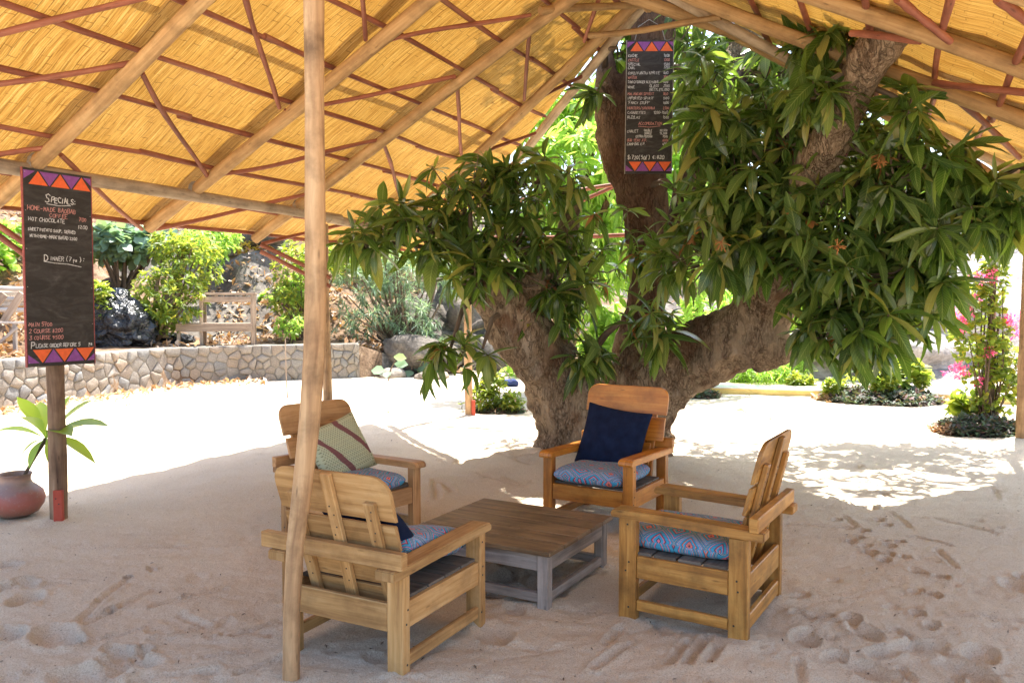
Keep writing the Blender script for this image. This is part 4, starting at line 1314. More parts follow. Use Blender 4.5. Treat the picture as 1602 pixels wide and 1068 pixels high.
# ------------------------------------------------------------------ armchairs
def rounded_plank(g, cx, w, z0, z1, y0, th, r, top_round, lean, rot=0.0, crack=0):
    """plank in the plane of the backrest; lean = function z -> y of its rear face"""
    pts = []
    if top_round:
        for k in range(7):
            a = math.pi / 2 * k / 6
            pts.append((w / 2 - r + r * math.cos(a) * 1.0, z1 - r + r * math.sin(a)))
        for k in range(7):
            a = math.pi / 2 + math.pi / 2 * k / 6
            pts.append((-w / 2 + r + r * math.cos(a), z1 - r + r * math.sin(a)))
        pts += [(-w / 2 + .003, z0), (w / 2 - .003, z0)]
    else:
        pts = [(w / 2, z0 + .004), (w / 2, z1 - .004), (w / 2 - .004, z1), (-w / 2 + .004, z1), (-w / 2, z1 - .004), (-w / 2, z0 + .004), (-w / 2 + .004, z0), (w / 2 - .004, z0)]
    off = random.random() * 9
    def V3(p, d, ins=1.0):
        x = cx + p[0] * ins; z = p[1] if ins == 1 else p[1] + (.003 if p[1] < (z0 + z1) / 2 else -.003)
        return (x, lean(z) + d, z)
    e = .003
    A = [V3(p, 0, .99) for p in pts]; B = [V3(p, e) for p in pts]; C = [V3(p, th - e) for p in pts]; D = [V3(p, th, .99) for p in pts]
    n = len(pts)
    uv = lambda p: (p[0] + off, p[1] + off * .7)
    g.poly(A[::-1], [uv(p) for p in pts][::-1])
    g.poly(D, [uv(p) for p in pts])
    for X, Y in ((A, B), (B, C), (C, D)):
        for k in range(n):
            k2 = (k + 1) % n
            g.poly([X[k], X[k2], Y[k2], Y[k]], [(pts[k][0] + off, pts[k][1]), (pts[k2][0] + off, pts[k2][1]), (pts[k2][0] + off, pts[k2][1] + .03), (pts[k][0] + off, pts[k][1] + .03)])
def armchair(x, y, deg, W, D, h, bt, m_, label, bw=.62, rake=.30, stretch_rear=False, leg=(.075, .085), seed=0, front_stretch=False):
    rg = random.Random(seed)
    t = empty('wooden_armchair', (x, y, 0), R(deg))
    tag(t, label, 'armchair', 'wooden armchairs round the low table')
    lx, ly = leg
    B = lambda name, c, s, rot=None, bev=.004: (lambda g: (g.box(c, s, rot, bev), g.build(name, m_, t))[1])(Geo())
    hx, hy = W / 2 - lx / 2, D / 2 - ly / 2
    th = .045
    for sx in (-1, 1):
        B('leg', (sx * hx, hy, (h + .02 - th) / 2 - .03), (lx, ly, h + .02 - th + .06))
        B('leg', (sx * hx, -hy, (h - th) / 2 - .03), (lx, ly, h - th + .06))
        # arm: thick plank with a rounded front end
        g = Geo()
        aw = .105; yb = -D / 2 - .075; yf = D / 2 + .045
        prof = [(yb, h - th), (yb, h), (yf - .05, h + .02), (yf - .018, h + .016), (yf - .003, h + .004), (yf, h - .012), (yf - .004, h + .02 - th)]
        ax = sx * (W / 2 - aw / 2 + .012)
        off = rg.random() * 9
        Lf = [(ax - aw / 2, p[0], p[1]) for p in prof]; Rt = [(ax + aw / 2, p[0], p[1]) for p in prof]
        i_ = .005
        Lo = [(ax - aw / 2 - 0, p[0], p[1]) for p in prof]
        uvp = [(p[0] + off, p[1]) for p in prof]
        g.poly(Lf[::-1], uvp[::-1]) if True else None
        g.poly(Rt, uvp)
        n = len(prof)
        for k in range(n):
            k2 = (k + 1) % n
            g.poly([Lf[k], Lf[k2], Rt[k2], Rt[k]], [(prof[k][0] + off, 1), (prof[k2][0] + off, 1), (prof[k2][0] + off, 1 + aw), (prof[k][0] + off, 1 + aw)])
        g.V = [tuple(v) for v in g.V]
        o = g.build('armrest', m_, t)
        bm = bmesh.new(); bm.from_mesh(o.data)
        bmesh.ops.remove_doubles(bm, verts=bm.verts, dist=1e-5)
        bmesh.ops.recalc_face_normals(bm, faces=bm.faces)
        bmesh.ops.bevel(bm, geom=[e for e in bm.edges if e.is_manifold and e.calc_face_angle(0) > .6], offset=.005, segments=2, affect='EDGES')
        bm.to_mesh(o.data); bm.free()
        # side rail and low stretcher
        B('side_rail', (sx * (W / 2 - .022), 0, .262), (.028, D - 2 * ly - .002, .115))
        B('stretcher', (sx * (W / 2 - .022), 0, .062), (.028, D - 2 * ly - .002, .055))
    for sx in (-1, 1):
        for yy, z_ in ((-hy, .29), (-hy, .235), (-hy + .015, .06), (hy, .295), (hy, .24), (hy - .015, .06), (hy, h - .06)):
            gg = Geo(); gg.box((sx * (W / 2 + .0005), yy + rg.uniform(-.012, .012), z_ + rg.uniform(-.01, .01)), (.003, .009, .009), None, .001)
            gg.build('nail', M['nail'], t)
    B('front_rail', (0, D / 2 - .022, .262), (W - 2 * lx - .002, .03, .115))
    B('rear_rail', (0, -D / 2 + .020, .25), (W - 2 * lx - .002, .028, .125))
    if stretch_rear: B('stretcher', (0, -D / 2 + .020, .075), (W - 2 * lx - .002, .028, .075))
    if front_stretch: B('stretcher', (0, D / 2 - .022, .062), (W - 2 * lx - .002, .028, .055))
    B('crossbar', (-.02 if seed == 2 else rg.uniform(-.01, .01), -D / 2 - .032, h + .037), (W + (.11 if seed == 2 else .06), .045, .072))
    for k in range(4):
        yy = -D / 2 + .17 + k * (D - .2) / 3.6
        o = B('seat_slat', (0, yy, .326), (W - .062, (D - .2) / 3.6 - .012, .016), None, .002)
        o.data.materials.clear(); o.data.materials.append(M['slat'])
    # backrest: battens outside, planks inside
    yrear = lambda z: -D / 2 - .003 - (z - h - .07) * rake      # rear face of battens
    bth = .026
    lean = lambda z: yrear(z) + bth + .001
    tops = (bt - .11, bt - .015, bt - .12)
    for k, bx in enumerate((-bw * .33, 0, bw * .33)):
        zb, zt = .21, tops[k] + rg.uniform(-.01, .01)
        dx = rg.uniform(-.012, .012)
        g = Geo()
        c = Vector((bx, (yrear(zb) + yrear(zt)) / 2 + bth / 2, (zb + zt) / 2))
        L = math.hypot(zt - zb, yrear(zt) - yrear(zb))
        rot = Matrix.Rotation(math.atan(rake), 3, 'X') @ Matrix.Rotation(rg.uniform(-.03, .03), 3, 'Y')
        g.box(c, (.058, bth, L), rot, .004)
        g.build('back_batten', m_, t)
        for z_ in (bt - .16, bt - .2, h + .14, h + .1, .42, .36):
            if z_ > zt - .02: continue
            gg = Geo(); gg.box((bx + rg.uniform(-.012, .012), yrear(z_) - .0005, z_), (.007, .004, .007), None, .001)
            gg.build('nail', M['nail'], t)
    rows = [(bt - .205, bt, bw, True), (h + .055, bt - .225, bw * .96, False), (h - .125, h + .035, W - .24, False), (.235, h - .14, W - .26, False)]
    for z0, z1, w_, tr_ in rows:
        g = Geo()
        rounded_plank(g, rg.uniform(-.006, .006), w_, z0, z1, 0, .022, .085, tr_, lean)
        g.build('back_plank', m_, t)
    return t
CH = {
 'r': armchair(1.02, 4.208, 58.2, .686, .669, .536, .953, M['chair_r'], 'honey coloured armchair at right seen from behind its battens, no pillow on its blue cushion', .60, .25, True, (.05, .095), 1, True),
 'n': armchair(-.607, 3.84, -27.6, .69, .72, .486, .885, M['chair_n'], 'pale worn armchair in front, turned away behind the leaning post', .65, .33, False, (.085, .055), 2),
 'f': armchair(.704, 5.877, 147.9, .708, .669, .535, .985, M['chair_f'], 'orange varnished armchair against the tree trunk holding the dark navy pillow', .68, .28, False, (.075, .06), 3),
 'l': armchair(-1.138, 5.602, -128.8, .72, .662, .481, .90, M['chair_l'], 'brown armchair at the back left holding the green patterned pillow', .64, .36, False, (.075, .06), 4),
}
def cushion(name, w, d, th, m_, label, cat, loc, rot, kind='seat', seed=0, n=18):
    rg = random.Random(seed)
    V = []; UV = []; 
    s1, s2 = rg.uniform(0, 50), rg.uniform(0, 50)
    def pt(i, j, sgn):
        u = -1 + 2 * i / n; v = -1 + 2 * j / n
        uu = math.sin(u * math.pi / 2) if kind == 'seat' else u
        vv = math.sin(v * math.pi / 2) if kind == 'seat' else v
        if kind == 'seat':
            e = ((1 - uu ** 6) * (1 - vv ** 6))
            z = max(0, e) ** .38 * th / 2
            x = uu * w / 2 * (1 - .05 * vv ** 4 * 1); y = vv * d / 2 * (1 - .05 * uu ** 4)
            z += th * .10 * (float(vnoise(np.array([x * 9 + s1]), np.array([y * 9 + s2]))[0])) * (1 if sgn > 0 else .3) * (e > 0)
            # gathered edge
            if e > 0: z *= 1 + .10 * math.sin((x + y) * 60 + s1) * (max(abs(uu), abs(vv)) ** 6)
        else:
            e = max(0, (1 - uu * uu) * (1 - vv * vv))
            z = e ** .42 * th / 2
            pin = 1 - .10 * (1 - abs(uu) ** 2 * 1.0) * vv ** 4
            x = uu * w / 2 * (1 - .09 * (1 - vv * vv) * abs(uu) ** 3); y = vv * d / 2 * (1 - .09 * (1 - uu * uu) * abs(vv) ** 3)
            z += th * .16 * float(fbm(np.array([x * 5 + s1]), np.array([y * 5 + s2]), 1, 3)[0]) * (e ** .5)
        return (x, y, sgn * z)
    F = []; uvs = []
    idx = {}
    for sgn in (1, -1):
        for i in range(n + 1):
            for j in range(n + 1):
                if sgn < 0 and (i in (0, n) or j in (0, n)):
                    idx[(i, j, -1)] = idx[(i, j, 1)]; continue
                idx[(i, j, sgn)] = len(V); V.append(pt(i, j, sgn))
    for sgn in (1, -1):
        for i in range(n):
            for j in range(n):
                f = [idx[(i, j, sgn)], idx[(i + 1, j, sgn)], idx[(i + 1, j + 1, sgn)], idx[(i, j + 1, sgn)]]
                if sgn < 0: f = f[::-1]
                F.append(f)
                for k in f:
                    x, y, z = V[k]
                    # let the print run down the sides
                    ex = math.copysign(max(0, abs(x) - w * .44), x); 
                    uvs.append((x + s1 * .1 + (sgn * th * .5 - z) * math.copysign(.7, x) * (abs(x) > w * .4), y + s2 * .1 + (sgn * th * .5 - z) * math.copysign(.7, y) * (abs(y) > d * .4)))
    me = pydata(name, V, F, uvs)
    o = link(name, me, m_, None, smooth=True)
    sub = o.modifiers.new('smooth', 'SUBSURF'); sub.levels = 1; sub.render_levels = 1
    o.location = loc; o.rotation_euler = rot
    tag(o, label, cat)
    return o
def in_chair(k, x, y, z):
    t = CH[k]; a = t.rotation_euler.z
    return Vector((t.location.x + x * math.cos(a) - y * math.sin(a), t.location.y + x * math.sin(a) + y * math.cos(a), z))
GC = 'blue printed seat cushions'
for k, w, d, z, lab, tilt, yo in (('r', .54, .62, .385, 'blue printed seat cushion on the honey coloured armchair at right', (0, 0), .06),
                     ('n', .50, .56, .42, 'rumpled blue printed cushion sliding off the pale armchair in front', (R(-9), R(-7)), .10),
                     ('f', .56, .56, .388, 'blue printed seat cushion under the navy pillow on the orange armchair', (0, 0), .07),
                     ('l', .54, .50, .372, 'blue printed seat cushion on the brown armchair at the back left', (0, 0), .05)):
    t = CH[k]
    o = cushion('seat_cushion', w, d, .15 if k == 'n' else .12, M['print'], lab, 'cushion', in_chair(k, 0, yo, z), (tilt[0], tilt[1], t.rotation_euler.z), 'seat', ord(k))
    o['group'] = GC
def pillow(k, x, y, z, w, h, th, m_, lab, lean_deg, spin, yaw=0, seed=1):
    t = CH[k]; a = t.rotation_euler.z
    # pillow's local z faces the sitter's front, local y is up
    base = Matrix.Rotation(a + R(yaw), 3, 'Z') @ Matrix.Rotation(R(lean_deg), 3, 'X') @ Matrix.Rotation(R(90), 3, 'X').inverted() @ Matrix.Rotation(math.pi, 3, 'Y') @ Matrix.Rotation(R(spin), 3, 'Z')
    o = cushion('pillow', w, h, th, m_, lab, 'pillow', in_chair(k, x, y, z), base.to_euler(), 'pillow', seed)
    return o
pillow('f', .01, -.13, .61, .55, .50, .17, M['navy'], 'dark navy square pillow propped in the orange armchair by the tree', 20, 7, 4, 3)
pillow('l', -.02, -.15, .575, .50, .46, .15, M['knit'], 'green woven pillow with burgundy motifs propped in the brown armchair', 24, -14, -6, 5)
pillow('n', .0, -.10, .53, .46, .44, .15, M['navy'], 'navy pillow half hidden inside the pale armchair in front', 42, 6, 0, 7)

# ------------------------------------------------------------------ low table
HT = .315
cs = [gp(635.6, 827.8, HT), gp(757.3, 777.2, HT), gp(963.3, 807.2, HT), gp(856.5, 863.3, HT)]
cen_ = sum(cs, Vector()) / 4
ux = ((cs[3] - cs[0]) + (cs[2] - cs[1])).normalized(); uy = Vector((-ux.y, ux.x, 0))
LX = (((cs[3] - cs[0]).length) + (cs[2] - cs[1]).length) / 2; LY = (((cs[1] - cs[0]).length) + (cs[2] - cs[3]).length) / 2
t = empty('low_table', (cen_.x, cen_.y, 0), math.atan2(ux.y, ux.x))
tag(t, 'low square wooden table with dark plank top and grey weathered legs among the armchairs', 'table')
nb = 5; rgt = random.Random(4)
wds = [rgt.uniform(.8, 1.2) for _ in range(nb)]; tot = sum(wds); y0 = -LY / 2
for k in range(nb):
    w_ = LY * wds[k] / tot
    g = Geo(); g.box((rgt.uniform(-.004, .004), y0 + w_ / 2, HT - .014 + rgt.uniform(-.0015, .0015)), (LX, w_ - .005, .026), None, .004)
    g.build('top_plank', M['table_top'], t); y0 += w_
ox, oy = LX / 2 - .06, LY / 2 - .06
for sx in (-1, 1):
    for sy in (-1, 1):
        g = Geo(); g.box((sx * ox, sy * oy, (HT - .03) / 2 - .03), (.062, .062, HT - .03 + .06), None, .004)
        g.build('leg', M['grey_wood'], t)
for s_ in (-1, 1):
    g = Geo(); g.box((0, s_ * (oy + .012), HT - .075), (2 * ox - .064, .026, .088), None, .003); g.build('apron', M['grey_wood'], t)
    g = Geo(); g.box((s_ * (ox + .012), 0, HT - .075), (.026, 2 * oy - .064, .088), None, .003); g.build('apron', M['grey_wood'], t)
    g = Geo(); g.box((0, s_ * (oy + .004), .05), (2 * ox - .064, .035, .05), None, .003); g.build('stretcher', M['grey_wood'], t)
    g = Geo(); g.box((s_ * (ox + .004), 0, .05), (.035, 2 * oy - .064, .05), None, .003); g.build('stretcher', M['grey_wood'], t)

# ------------------------------------------------------------------ chalk lettering
GL = {
 'A': ['0,0 2,6 4,0', '1,2.2 3.2,2.2'], 'B': ['0,0 0,6 2.6,6 3.4,4.7 2.4,3.2 0,3.1', '2.4,3.2 3.8,1.7 2.8,0 0,0'], 'C': ['4,5.2 2.6,6 .8,5.2 0,3 .8,.8 2.6,0 4,.8'],
 'D': ['0,0 0,6 2,6 3.8,4.6 4,2 2.4,.2 0,0'], 'E': ['4,6 0,6 0,0 4,0', '0,3.1 3,3.2'], 'F': ['4,6 0,6 0,0', '0,3 2.8,3.2'], 'G': ['4,5.2 2.4,6 .6,5 0,3 .6,.8 2.4,0 4,1 4,2.8 2.4,2.8'],
 'H': ['0,0 0,6', '4,0 4,6', '0,3 4,3.1'], 'I': ['1,0 1,6'], 'J': ['3,6 3,1 2,0 .4,.8'], 'K': ['0,0 0,6', '3.6,6 0,2.8 3.8,0'], 'L': ['0,6 0,0 3.4,0'], 'M': ['0,0 .4,6 2.2,2.4 4,6 4.4,0'],
 'N': ['0,0 0,6 3.8,0 3.8,6'], 'O': ['2,6 .4,5 0,3 .5,.8 2,0 3.6,.9 4,3 3.5,5.2 2,6'], 'P': ['0,0 0,6 3,6 3.7,4.5 2.8,3 0,2.8'], 'Q': ['2,6 0,3 2,0 4,3 2,6', '2.6,1.4 4.2,-.4'],
 'R': ['0,0 0,6 3,6 3.6,4.6 2.6,3.1 0,3', '1.6,3 3.8,0'], 'S': ['3.8,5.2 2.2,6 .4,5 .8,3.5 3,2.7 3.7,1.2 2,0 0,.8'], 'T': ['0,6 4.2,6', '2.1,6 2,0'], 'U': ['0,6 .1,1.4 2,0 3.8,1.4 3.9,6'],
 'V': ['0,6 2,0 4,6'], 'W': ['0,6 1,0 2.4,4 3.8,0 4.8,6'], 'X': ['0,0 4,6', '0,6 4,0'], 'Y': ['0,6 2,3 4,6', '2,3 1.6,0'], 'Z': ['0,6 4,6 0,0 4,0'],
 '0': ['2,6 .4,5 .1,3 .5,.8 2,0 3.5,.9 3.8,3 3.4,5.2 2,6'], '1': ['.4,4.8 1.6,6 1.6,0'], '2': ['.2,4.8 1.8,6 3.5,4.8 2.8,3 0,0 3.8,0'], '3': ['.2,5.8 3.4,5.8 1.6,3.4 3.5,2.4 3,.4 1,0 0,.7'],
 '4': ['2.8,0 2.8,6 0,2 4,2'], '5': ['3.6,6 .6,6 .4,3.4 2.6,3.6 3.7,2 2.6,.2 .2,.2'], '6': ['3.4,5.8 1,4.4 .1,2 1.4,0 3.3,.6 3.4,2.6 1.8,3.4 .3,2.2'], '7': ['0,6 3.8,6 1.4,0', '1,3 3.2,3'],
 '8': ['2,3.2 .4,4.6 2,6 3.5,4.7 2,3.2 .1,1.5 2,0 3.8,1.4 2,3.2'], '9': ['3.4,4 1.8,3 .4,4.4 1.8,6 3.4,5.2 3.4,3 2.4,0'],
 '-': ['.4,3 3,3'], ',': ['1,.6 .6,-1'], ':': ['.8,1 .9,1.3', '.8,4 .9,4.3'], '/': ['0,-.4 2.6,6.4'], '(': ['2,6.6 .6,4.6 .6,1.6 2,-.6'], ')': ['.4,6.6 1.8,4.6 1.8,1.6 .4,-.6'], "'": ['.6,6.4 .5,5'],
 '$': ['3.6,5 2,5.8 .4,4.8 1,3.4 3,2.8 3.6,1.2 2,.2 .2,1', '2,6.8 2,-.8'], '@': ['4,5.4 2,6 .4,3 2,0 4,.8', '0,3.8 3,3.8', '0,2.4 3,2.4'], '.': ['.8,0 .9,.3'],
 'p': ['0,-2 0,3.4 2,3.4 2.4,1.6 .2,1'], 'm': ['0,0 .2,3.2 1.4,3 1.6,.2', '1.6,2.6 2.8,3 3.2,.2'],
}
def chalk_text(g, s, x, z, h, w=.0028, squeeze=1.0, rg=None, slope=0.0, yy=-.0115):
    k = h / 6
    adv = 5.3 * k * squeeze
    cx0 = x
    for ch in s:
        if ch != ' ':
            wd = .75 if ch in ".,:'I1" else 1.0
            dz = rg.uniform(-.45, .45) * k; sk = rg.uniform(-.02, .2); sc_ = rg.uniform(.86, 1.12)
            for st in GL.get(ch, []):
                pts = [tuple(float(a) for a in p.split(',')) for p in st.split()]
                pts = [((px + sk * py + rg.uniform(-.34, .34)) * k * squeeze * sc_ + x, (py * sc_ + rg.uniform(-.3, .3)) * k + z + dz + (x - cx0) * slope) for px, py in pts]
                for a, b in zip(pts[:-1], pts[1:]):
                    dx, dz_ = b[0] - a[0], b[1] - a[1]; l = math.hypot(dx, dz_) or 1e-6
                    nx, nz = -dz_ / l * w / 2, dx / l * w / 2; ex, ez = dx / l * w * .35, dz_ / l * w * .35
                    y_ = yy - .00004 * (len(g.F) % 14)
                    g.poly([(a[0] - ex - nx, y_, a[1] - ez - nz), (b[0] + ex - nx, y_, b[1] + ez - nz), (b[0] + ex + nx, y_, b[1] + ez + nz), (a[0] - ex + nx, y_, a[1] - ez + nz)], [(0, 0)] * 4)
            x += adv * (wd if ch in ".,:'I1" else 1.0)
        else: x += adv * .6
    return x
def stroke(g, pts, w, yy=-.0115):
    for a, b in zip(pts[:-1], pts[1:]):
        dx, dz_ = b[0] - a[0], b[1] - a[1]; l = math.hypot(dx, dz_)
        nx, nz = -dz_ / l * w / 2, dx / l * w / 2
        y_ = yy - .00004 * (len(g.F) % 14)
        g.poly([(a[0] - nx, y_, a[1] - nz), (b[0] - nx, y_, b[1] - nz), (b[0] + nx, y_, b[1] + nz), (a[0] + nx, y_, a[1] + nz)], [(0, 0)] * 4)
def board(loc, rot, W, H, label, lines, edge_m):
    t = empty('chalkboard', loc)
    t.rotation_euler = rot
    tag(t, label, 'chalkboard')
    g = Geo(); g.box((0, 0, 0), (W, .02, H), None, .0015); g.build('panel', M['board'], t)
    for sx in (-1, 1):
        g = Geo(); g.box((sx * (W / 2 + .0035), 0, 0), (.006, .024, H + .004), None, .001); g.build('edge_strip', edge_m, t)
    # painted triangles along both ends
    def tri(pts, m_, nm):
        g = Geo()
        yf, yb_ = -.0118, -.0103
        g.poly([(p[0], yf, p[1]) for p in pts], [(0, 0)] * len(pts))
        for k in range(len(pts)):
            a, b = pts[k], pts[(k + 1) % len(pts)]
            g.poly([(a[0], yf, a[1]), (a[0], yb_, a[1]), (b[0], yb_, b[1]), (b[0], yf, b[1])], [(0, 0)] * 4)
        g.build(nm, m_, t)
    hh = .096; pw = W / 3.1
    zt, zb = H / 2 - .012 * H, -H / 2 + .018 * H
    for (z0, up) in ((zt - hh, True), (zb, False)):
        for k in range(3):
            cx_ = -W / 2 + .2 * pw + pw * .45 + k * pw
            a = [(cx_ - pw * .42, z0), (cx_ + pw * .42, z0), (cx_, z0 + hh)] if up else [(cx_, z0), (cx_ + pw * .42, z0 + hh), (cx_ - pw * .42, z0 + hh)]
            tri(a, M['tri_orange'], 'painted_triangle')
        for k in range(2):
            cx_ = -W / 2 + .2 * pw + pw * .95 + k * pw
            a = [(cx_, z0), (cx_ + pw * .42, z0 + hh), (cx_ - pw * .42, z0 + hh)] if up else [(cx_ - pw * .42, z0), (cx_ + pw * .42, z0), (cx_, z0 + hh)]
            tri(a, M['tri_purple'], 'painted_triangle')
        e0 = -W / 2 + .003; e1 = W / 2 - .003
        l_ = -W / 2 + .2 * pw - pw * .05; r_ = -W / 2 + .2 * pw + pw * 2.95
        if up:
            tri([(e0, z0 + hh * .35), (l_ + pw * .37, z0 + hh), (e0, z0 + hh)], M['tri_purple'], 'painted_triangle')
            tri([(e1, z0 + hh * .45), (e1, z0 + hh), (r_ - pw * .42, z0 + hh)], M['tri_purple'], 'painted_triangle')
        else:
            tri([(e0, z0), (l_ + pw * .37, z0), (e0, z0 + hh * .65)], M['tri_purple'], 'painted_triangle')
            tri([(e1, z0), (e1, z0 + hh * .55), (r_ - pw * .42, z0)], M['tri_purple'], 'painted_triangle')
    for sx in (-1, 1):
        for k in range(6):
            g = Geo(); g.box((sx * (W / 2 - .012), -.0115, -H / 2 + .03 + k * (H - .06) / 5), (.006, .003, .006), None, .0008)
            g.build('nail', M['line'], t)
    rg = random.Random(int(H * 1000))
    gw, gpk = Geo(), Geo()
    for kind, *a in lines:
        if kind == 'u':
            stroke(gw if a[1] == 'w' else gpk, a[0], .005)
        else:
            col, s, x, y, h, sq = a
            chalk_text(gw if col == 'w' else gpk, s, x * W - W / 2, H / 2 - y * H, h, .0062 if h > .03 else .0040, sq, rg)
    gw.build('white_lettering', M['chalk_w'], t)['kind'] = 'stuff'; gpk.build('pink_lettering', M['chalk_p'], t)['kind'] = 'stuff'
    return t
H1 = 1.415
L1 = [('t', 'w', 'S', .30, .165, .058, .8), ('t', 'w', 'PECIALS:', .39, .160, .036, .8), ('u', [(-.09, H1 / 2 - .17 * H1), (.0, H1 / 2 - .174 * H1), (.09, H1 / 2 - .167 * H1)], 'w'),
      ('t', 'p', 'HOME-MADE BAOBAB', .05, .208, .030, .86), ('t', 'p', 'COFFEE', .36, .236, .027, .95), ('t', 'p', '700', .80, .243, .026, .9),
      ('t', 'w', 'HOT CHOCOLATE', .06, .262, .026, .92), ('t', 'w', '1200', .78, .282, .027, .9),
      ('t', 'w', 'SWEET POTATO SOUP, SERVED', .05, .312, .021, .80), ('t', 'w', 'WITH HOME-MADE BREAD 3200', .07, .345, .021, .80),
      ('t', 'w', 'D', .27, .462, .046, 1.0), ('t', 'w', 'INNER (7', .36, .458, .030, .80), ('t', 'w', 'pm', .70, .458, .030, .62), ('t', 'w', '):', .80, .458, .034, .8),
      ('u', [(-.12, H1 / 2 - .464 * H1), (-.04, H1 / 2 - .471 * H1), (.06, H1 / 2 - .473 * H1), (.16, H1 / 2 - .485 * H1)], 'w'),
      ('t', 'p', 'MAIN 5700', .03, .795, .026, .88), ('t', 'p', '2 COURSE 8200', .03, .828, .026, .88), ('t', 'p', '3 COURSE 9500', .03, .862, .026, .88),
      ('t', 'w', 'P', .05, .905, .04, .9), ('t', 'w', 'LEASE ORDER BEFORE 5', .12, .903, .024, .83), ('t', 'w', 'pm', .91, .903, .03, .6)]
board((-3.333, 5.883, 1.878), (0, 0, R(60)), .50, H1, 'chalkboard at left on the post headed Specials with few lines of white and pink chalk', L1, M['board_edge'])
H2 = 1.37; W2 = .475
def ln(c, s, y, price=None, x=.03, h=.026, px=.80, sq=.85):
    r = [('t', c, s, x, y, h, sq)]
    if price: r.append(('t', c, price, px, y, h, .72))
    return r
L2 = ln('w', 'KUCHE', .125, '1000') + ln('p', 'CASTLE', .158, '1300') + ln('w', 'SPECIAL', .190, '1500') + ln('w', 'CARL', .215, '1750') + ln('w', 'COKE/FANTA/SPRITE', .255, '800') + ln('p', 'WATER', .288, '700') \
    + ln('w', 'TONIC/GINGER ALE/SODA', .322, '800', sq=.68) + ln('w', 'WINE', .360, None) + ln('w', 'GLASS', .352, '2500', x=.5) + ln('w', 'BOTTLE', .380, '15,000', x=.5, px=.74) + ln('p', 'MALAWIAN SPIRIT', .412, '800', sq=.85) \
    + ln('w', 'IMPORTED SPIRIT', .444, '1300', sq=.85) + ln('w', "'FANCY STUFF'", .478, '1600') + ln('p', 'HUNTERS/SAVANNA', .518, '2700', sq=.82) + ln('w', 'CIGARETTES', .552, None) + ln('w', '1200-1500', .552, None, x=.60, sq=.75) \
    + ln('w', 'RIZZLAS', .588, '1500') + ln('p', 'ACCOMODATION :', .635, None, x=.27, h=.028) + [('u', [(-.11, H2 / 2 - .645 * H2), (.0, H2 / 2 - .652 * H2), (.12, H2 / 2 - .643 * H2)], 'p')] \
    + ln('w', 'CHALET', .692, None) + ln('w', 'DOUBLE', .684, '20,000', x=.40, px=.74, h=.022, sq=.7) + ln('w', 'SINGLE', .706, '15,000', x=.40, px=.74, h=.022, sq=.7) + ln('w', 'EXTRA PERSON', .730, '7500', x=.22, h=.022, sq=.75) \
    + ln('p', 'OUR TENT X P.', .760, '6000', sq=.8) + ln('w', 'CAMPING X P.', .788, '4500', sq=.8) + [('t', 'w', '$:720(50/', .05, .893, .036, .75), ('t', 'w', 'm', .42, .893, .036, .7), ('t', 'w', ') @:820', .50, .890, .036, .82)]
cb = at(1015.5, 168, 8.36)
board(cb, (R(-1), R(.6), R(-3)), W2, H2, 'tall price chalkboard crowded with writing hung high on the mango trunk', L2, M['line'])
for o in bpy.data.objects:
    if o.type == 'EMPTY' and o.get('label', '').startswith('tall price'):
        g = Geo(); g.tube([(-.16, .012, H2 / 2 - .01), (-.12, .05, H2 / 2 + .16), (0, .12, H2 / 2 + .26), (.12, .05, H2 / 2 + .16), (.16, .012, H2 / 2 - .01)], .003, 5); g.build('hanging_wire', M['line'], o)

# ------------------------------------------------------------------ clay pot with its plant
pc = gp(25, 806); PZ = pc.y
t = empty('clay_pot', (pc.x, pc.y, 0))
tag(t, 'round red and grey fired clay pot standing on the sand at the left edge', 'pot')
prof = [(0, .0), (.10, .0), (.155, .03), (.192, .085), (.203, .135), (.188, .185), (.150, .222), (.118, .248), (.106, .275), (.108, .305), (.118, .322), (.115, .328), (.103, .322), (.095, .30), (.095, .27)]
g = Geo(); ringn = 40
rows = [[Vector((r * math.cos(2 * math.pi * j / ringn), r * math.sin(2 * math.pi * j / ringn), z)) for j in range(ringn)] for r, z in prof]
rows[0] = [Vector((.01 * math.cos(2 * math.pi * j / ringn), .01 * math.sin(2 * math.pi * j / ringn), 0)) for j in range(ringn)]
g.grid(rows, [i * .05 for i in range(len(prof))], [j / ringn for j in range(ringn + 1)], closed=True, caps=False)
g.build('body', M['clay'], t, smooth=True)
g = Geo(); g.poly([(.097 * math.cos(2 * math.pi * j / 24), .097 * math.sin(2 * math.pi * j / 24), .288) for j in range(24)], [(0, 0)] * 24); g.build('soil', M['soil'], t)
t = empty('potted_plant', (pc.x, pc.y, .285))
tag(t, 'succulent with long fleshy light green leaves growing out of the clay pot', 'plant')
pb = Vector(t.location)
head = at(72, 686, PZ + .05)
s0 = at(39, 742, PZ)
g = Geo(); g.tube([s0 - pb + Vector((-.01, 0, -.08)), s0 - pb, at(50, 722, PZ) - pb, at(60, 706, PZ + .03) - pb, head - pb], [.015, .014, .012, .012, .018], 8, wob=.06)
g.build('stem', M['twig'], t, smooth=True)
fl = []
for V_, F_, UV_ in FLESHY:
    me = np_mesh('fleshy_leaf_shape', V_, F_, UV_); me.materials.append(M['pot_leaf']); fl.append(me)
